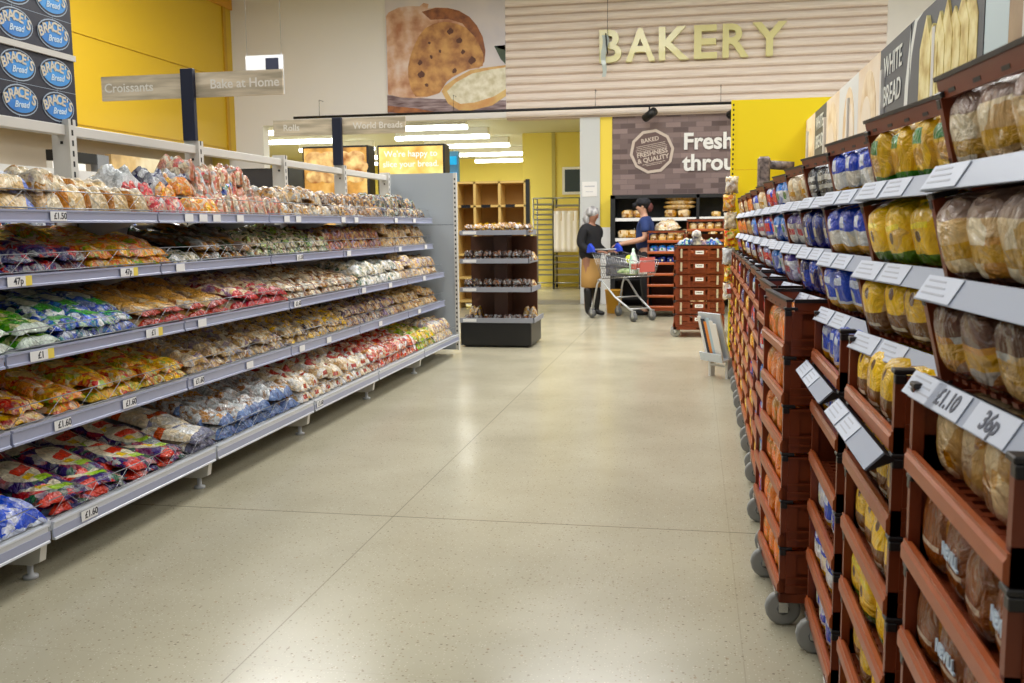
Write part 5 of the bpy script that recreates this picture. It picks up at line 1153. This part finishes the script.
# ------------------------------------------------------------------ shopping trolley (points to +x)
tl = thing('shopping_trolley', 'silver wire shopping trolley with blue handle ends in front of the two people', 'shopping trolley', (-1.0, 14.25, 0), R(-45))
yb0, yb1, yf0, yf1 = -.27, .27, -.2, .2
TLb = [(-.42, .98, .27), (.45, .90, .2)]  # x, top z, half width
def wr(pts, r=.0035): return pts
mb = MB()
def trol(u, v):  # u 0..1 back to front, v 0..1 bottom to top -> x, z, halfwidth
    xb = -.30+u*.72; xt = -.44+u*.92; zb = .60+u*.06; zt = 1.0-u*.12
    return (xb+(xt-xb)*v, zb+(zt-zb)*v, (.21-.03*u)+(.07-.03*u)*v)
for s in (-1, 1):
    for k in range(19):
        u = k/18; a = trol(u, 0); b_ = trol(u, 1); mb.tube([(a[0], s*a[2], a[1]), (b_[0], s*b_[2], b_[1])], .003, n=4)
    for v in (0, .2, .4, .6, .8, 1):
        a = trol(0, v); b_ = trol(1, v); mb.tube([(a[0], s*a[2], a[1]), (b_[0], s*b_[2], b_[1])], .003 if 0 < v < 1 else .006, n=4)
for k in range(11):
    y = -1+2*k/10
    a = trol(0, 0); b_ = trol(1, 0); c_ = trol(1, 1); d_ = trol(0, 1)
    mb.tube([(d_[0], y*d_[2], d_[1]), (a[0], y*a[2], a[1]), (b_[0], y*b_[2], b_[1]), (c_[0], y*c_[2], c_[1])], .003, n=4)
for u in (0, .2, .4, .6, .8, 1):
    a = trol(u, 0); mb.tube([(a[0], -a[2], a[1]), (a[0], a[2], a[1])], .003, n=4)
for v in (.5, 1):
    a = trol(1, v); mb.tube([(a[0], -a[2], a[1]), (a[0], a[2], a[1])], .005, n=4)
mb.build('wire_basket', CHROME, tl)
mb = MB()
for s in (-1, 1):
    mb.tube([(-.30, s*.24, .60), (-.36, s*.25, .52), (-.46, s*.26, .14)], .015, n=8)
    mb.tube([(-.34, s*.25, .58), (-.24, s*.25, .57), (.02, s*.22, .34), (.36, s*.18, .15)], .015, n=8)
mb.tube([(.02, -.22, .34), (.02, .22, .34)], .012).tube([(.3, -.19, .18), (.3, .19, .18)], .012)
mb.build('chassis', SILVER, tl)
MB().tube([(-.44, -.27, 1.0), (-.52, -.27, 1.03), (-.52, .27, 1.03), (-.44, .27, 1.0)], .013, n=8).build('handle_bar', SILVER, tl)
for s in (-1, 1):
    MB().prism([(-.57, .98), (-.40, 1.0), (-.42, 1.06), (-.50, 1.13), (-.54, 1.1)], s*.27-.025, s*.27+.025, 0, MY).build('handle_end', mat('trolley_blue', S(36, 66, 190), .35) if s < 0 else bpy.data.materials['trolley_blue'], tl, bevel=.006)
    for x, z in ((-.47, .07), (.38, .07)):
        w_ = MB().tube([(x, s*(.26 if x < 0 else .18)-.016, .072), (x, s*(.26 if x < 0 else .18)+.016, .072)], .07, 0, n=16).tube([(x, s*(.26 if x < 0 else .18)-.018, .072), (x, s*(.26 if x < 0 else .18)+.018, .072)], .03, 1, n=10).build('caster', [RUBBER, WHEEL], tl)
        MB().box((x-.02, s*(.26 if x < 0 else .18)-.026, .07), (x+.02, s*(.26 if x < 0 else .18)-.02, .155)).box((x-.02, s*(.26 if x < 0 else .18)+.02, .07), (x+.02, s*(.26 if x < 0 else .18)+.026, .155)).box((x-.025, s*(.26 if x < 0 else .18)-.026, .15), (x+.025, s*(.26 if x < 0 else .18)+.026, .16)).build('fork', SILVER, w_)
MB().box((-.4, -.18, .78), (-.22, .18, .79)).box((-.24, -.18, .78), (-.22, .18, .95)).build('child_seat', mat('seat_flap', S(60, 62, 74), .5), tl)
MB().box((.46, -.14, .72), (.475, .14, .93)).build('front_panel', mat('trolley_front_red', S(190, 90, 80), .5), tl)
def groc(nm, cat, lab, mb_, m_, loc, rz=0):
    if nm != 'yellow_bucket':
        dx, dy = loc[0]+1.05, loc[1]-14.1; loc = (-1.0+.7071*(dx+dy), 14.25+.7071*(dy-dx), loc[2]); rz += R(-45)
    tag(mb_.build(nm, m_, None, loc), lab, cat).rotation_euler = (0, 0, rz)
bx = -1.05; by = 14.1
groc('spray_bottle', 'bottle', 'white and green tall bottle standing in the trolley', MB().lathe([(.05, 0), (.055, .02), (.055, .2), (.045, .26), (.02, .32), (.018, .36), (.0, .37)], 0, 14), noisy('bottle_print', S(120, 190, 150), S(240, 244, 240), 12), (bx+.21, by-.04, .69), 0)
groc('lemon_net', 'lemons', 'yellow-green net of fruit in the trolley beside the bottle', MB().blob((0, 0, .06), (.08, .07, .06), 0, 8, nz=.4, seed=4), mat('lime_net', S(206, 214, 60), .5), (bx+.10, by, .84), 0)
groc('grocery_box', 'box', 'dark printed box low in the back of the trolley', MB().box((-.12, -.13, 0), (.12, .13, .14)), noisy('dark_box_print', S(30, 30, 44), S(90, 90, 110), 12), (bx-.16, by-.02, .645), 0)
groc('vegetable_bag', 'vegetables', 'flat green bag of vegetables on the trolley floor', MB().blob((0, 0, .05), (.17, .13, .05), 0, 8, nz=.3, seed=2), noisy('green_bag', S(60, 110, 40), S(190, 210, 150), 14), (bx+.06, by, .665), .3)
groc('white_carton', 'carton', 'white carton standing in the trolley left of the bottle', MB().box((-.04, -.05, 0), (.04, .05, .17)), WHITE, (bx+.27, by+.09, .68), .2)
groc('meat_tray', 'meat', 'red-topped pack at the front end of the trolley', MB().box((-.05, -.1, 0), (.05, .1, .08)), mat('red_pack', S(196, 80, 60), .4), (bx+.35, by-.07, .76), .1)
groc('yellow_bucket', 'bucket', 'yellow bucket on the floor behind the trolley', MB().lathe([(.1, 0), (.11, .01), (.14, .36), (.148, .365), (.148, .375), (.13, .375), (.1, .02)], 0, 18), mat('bucket_yellow', S(214, 158, 40), .5), (-1.26, 15.25, 0), 0)

# ------------------------------------------------------------------ ambience
w = bpy.data.worlds.new('world'); SC.world = w; w.use_nodes = True
w.node_tree.nodes['Background'].inputs[0].default_value = (.93, .95, 1, 1); w.node_tree.nodes['Background'].inputs[1].default_value = .2
SC.view_settings.view_transform = 'Standard'; SC.view_settings.look = 'None'; SC.view_settings.gamma = 1; SC.view_settings.use_curve_mapping = False
SC.view_settings.exposure = -0.12
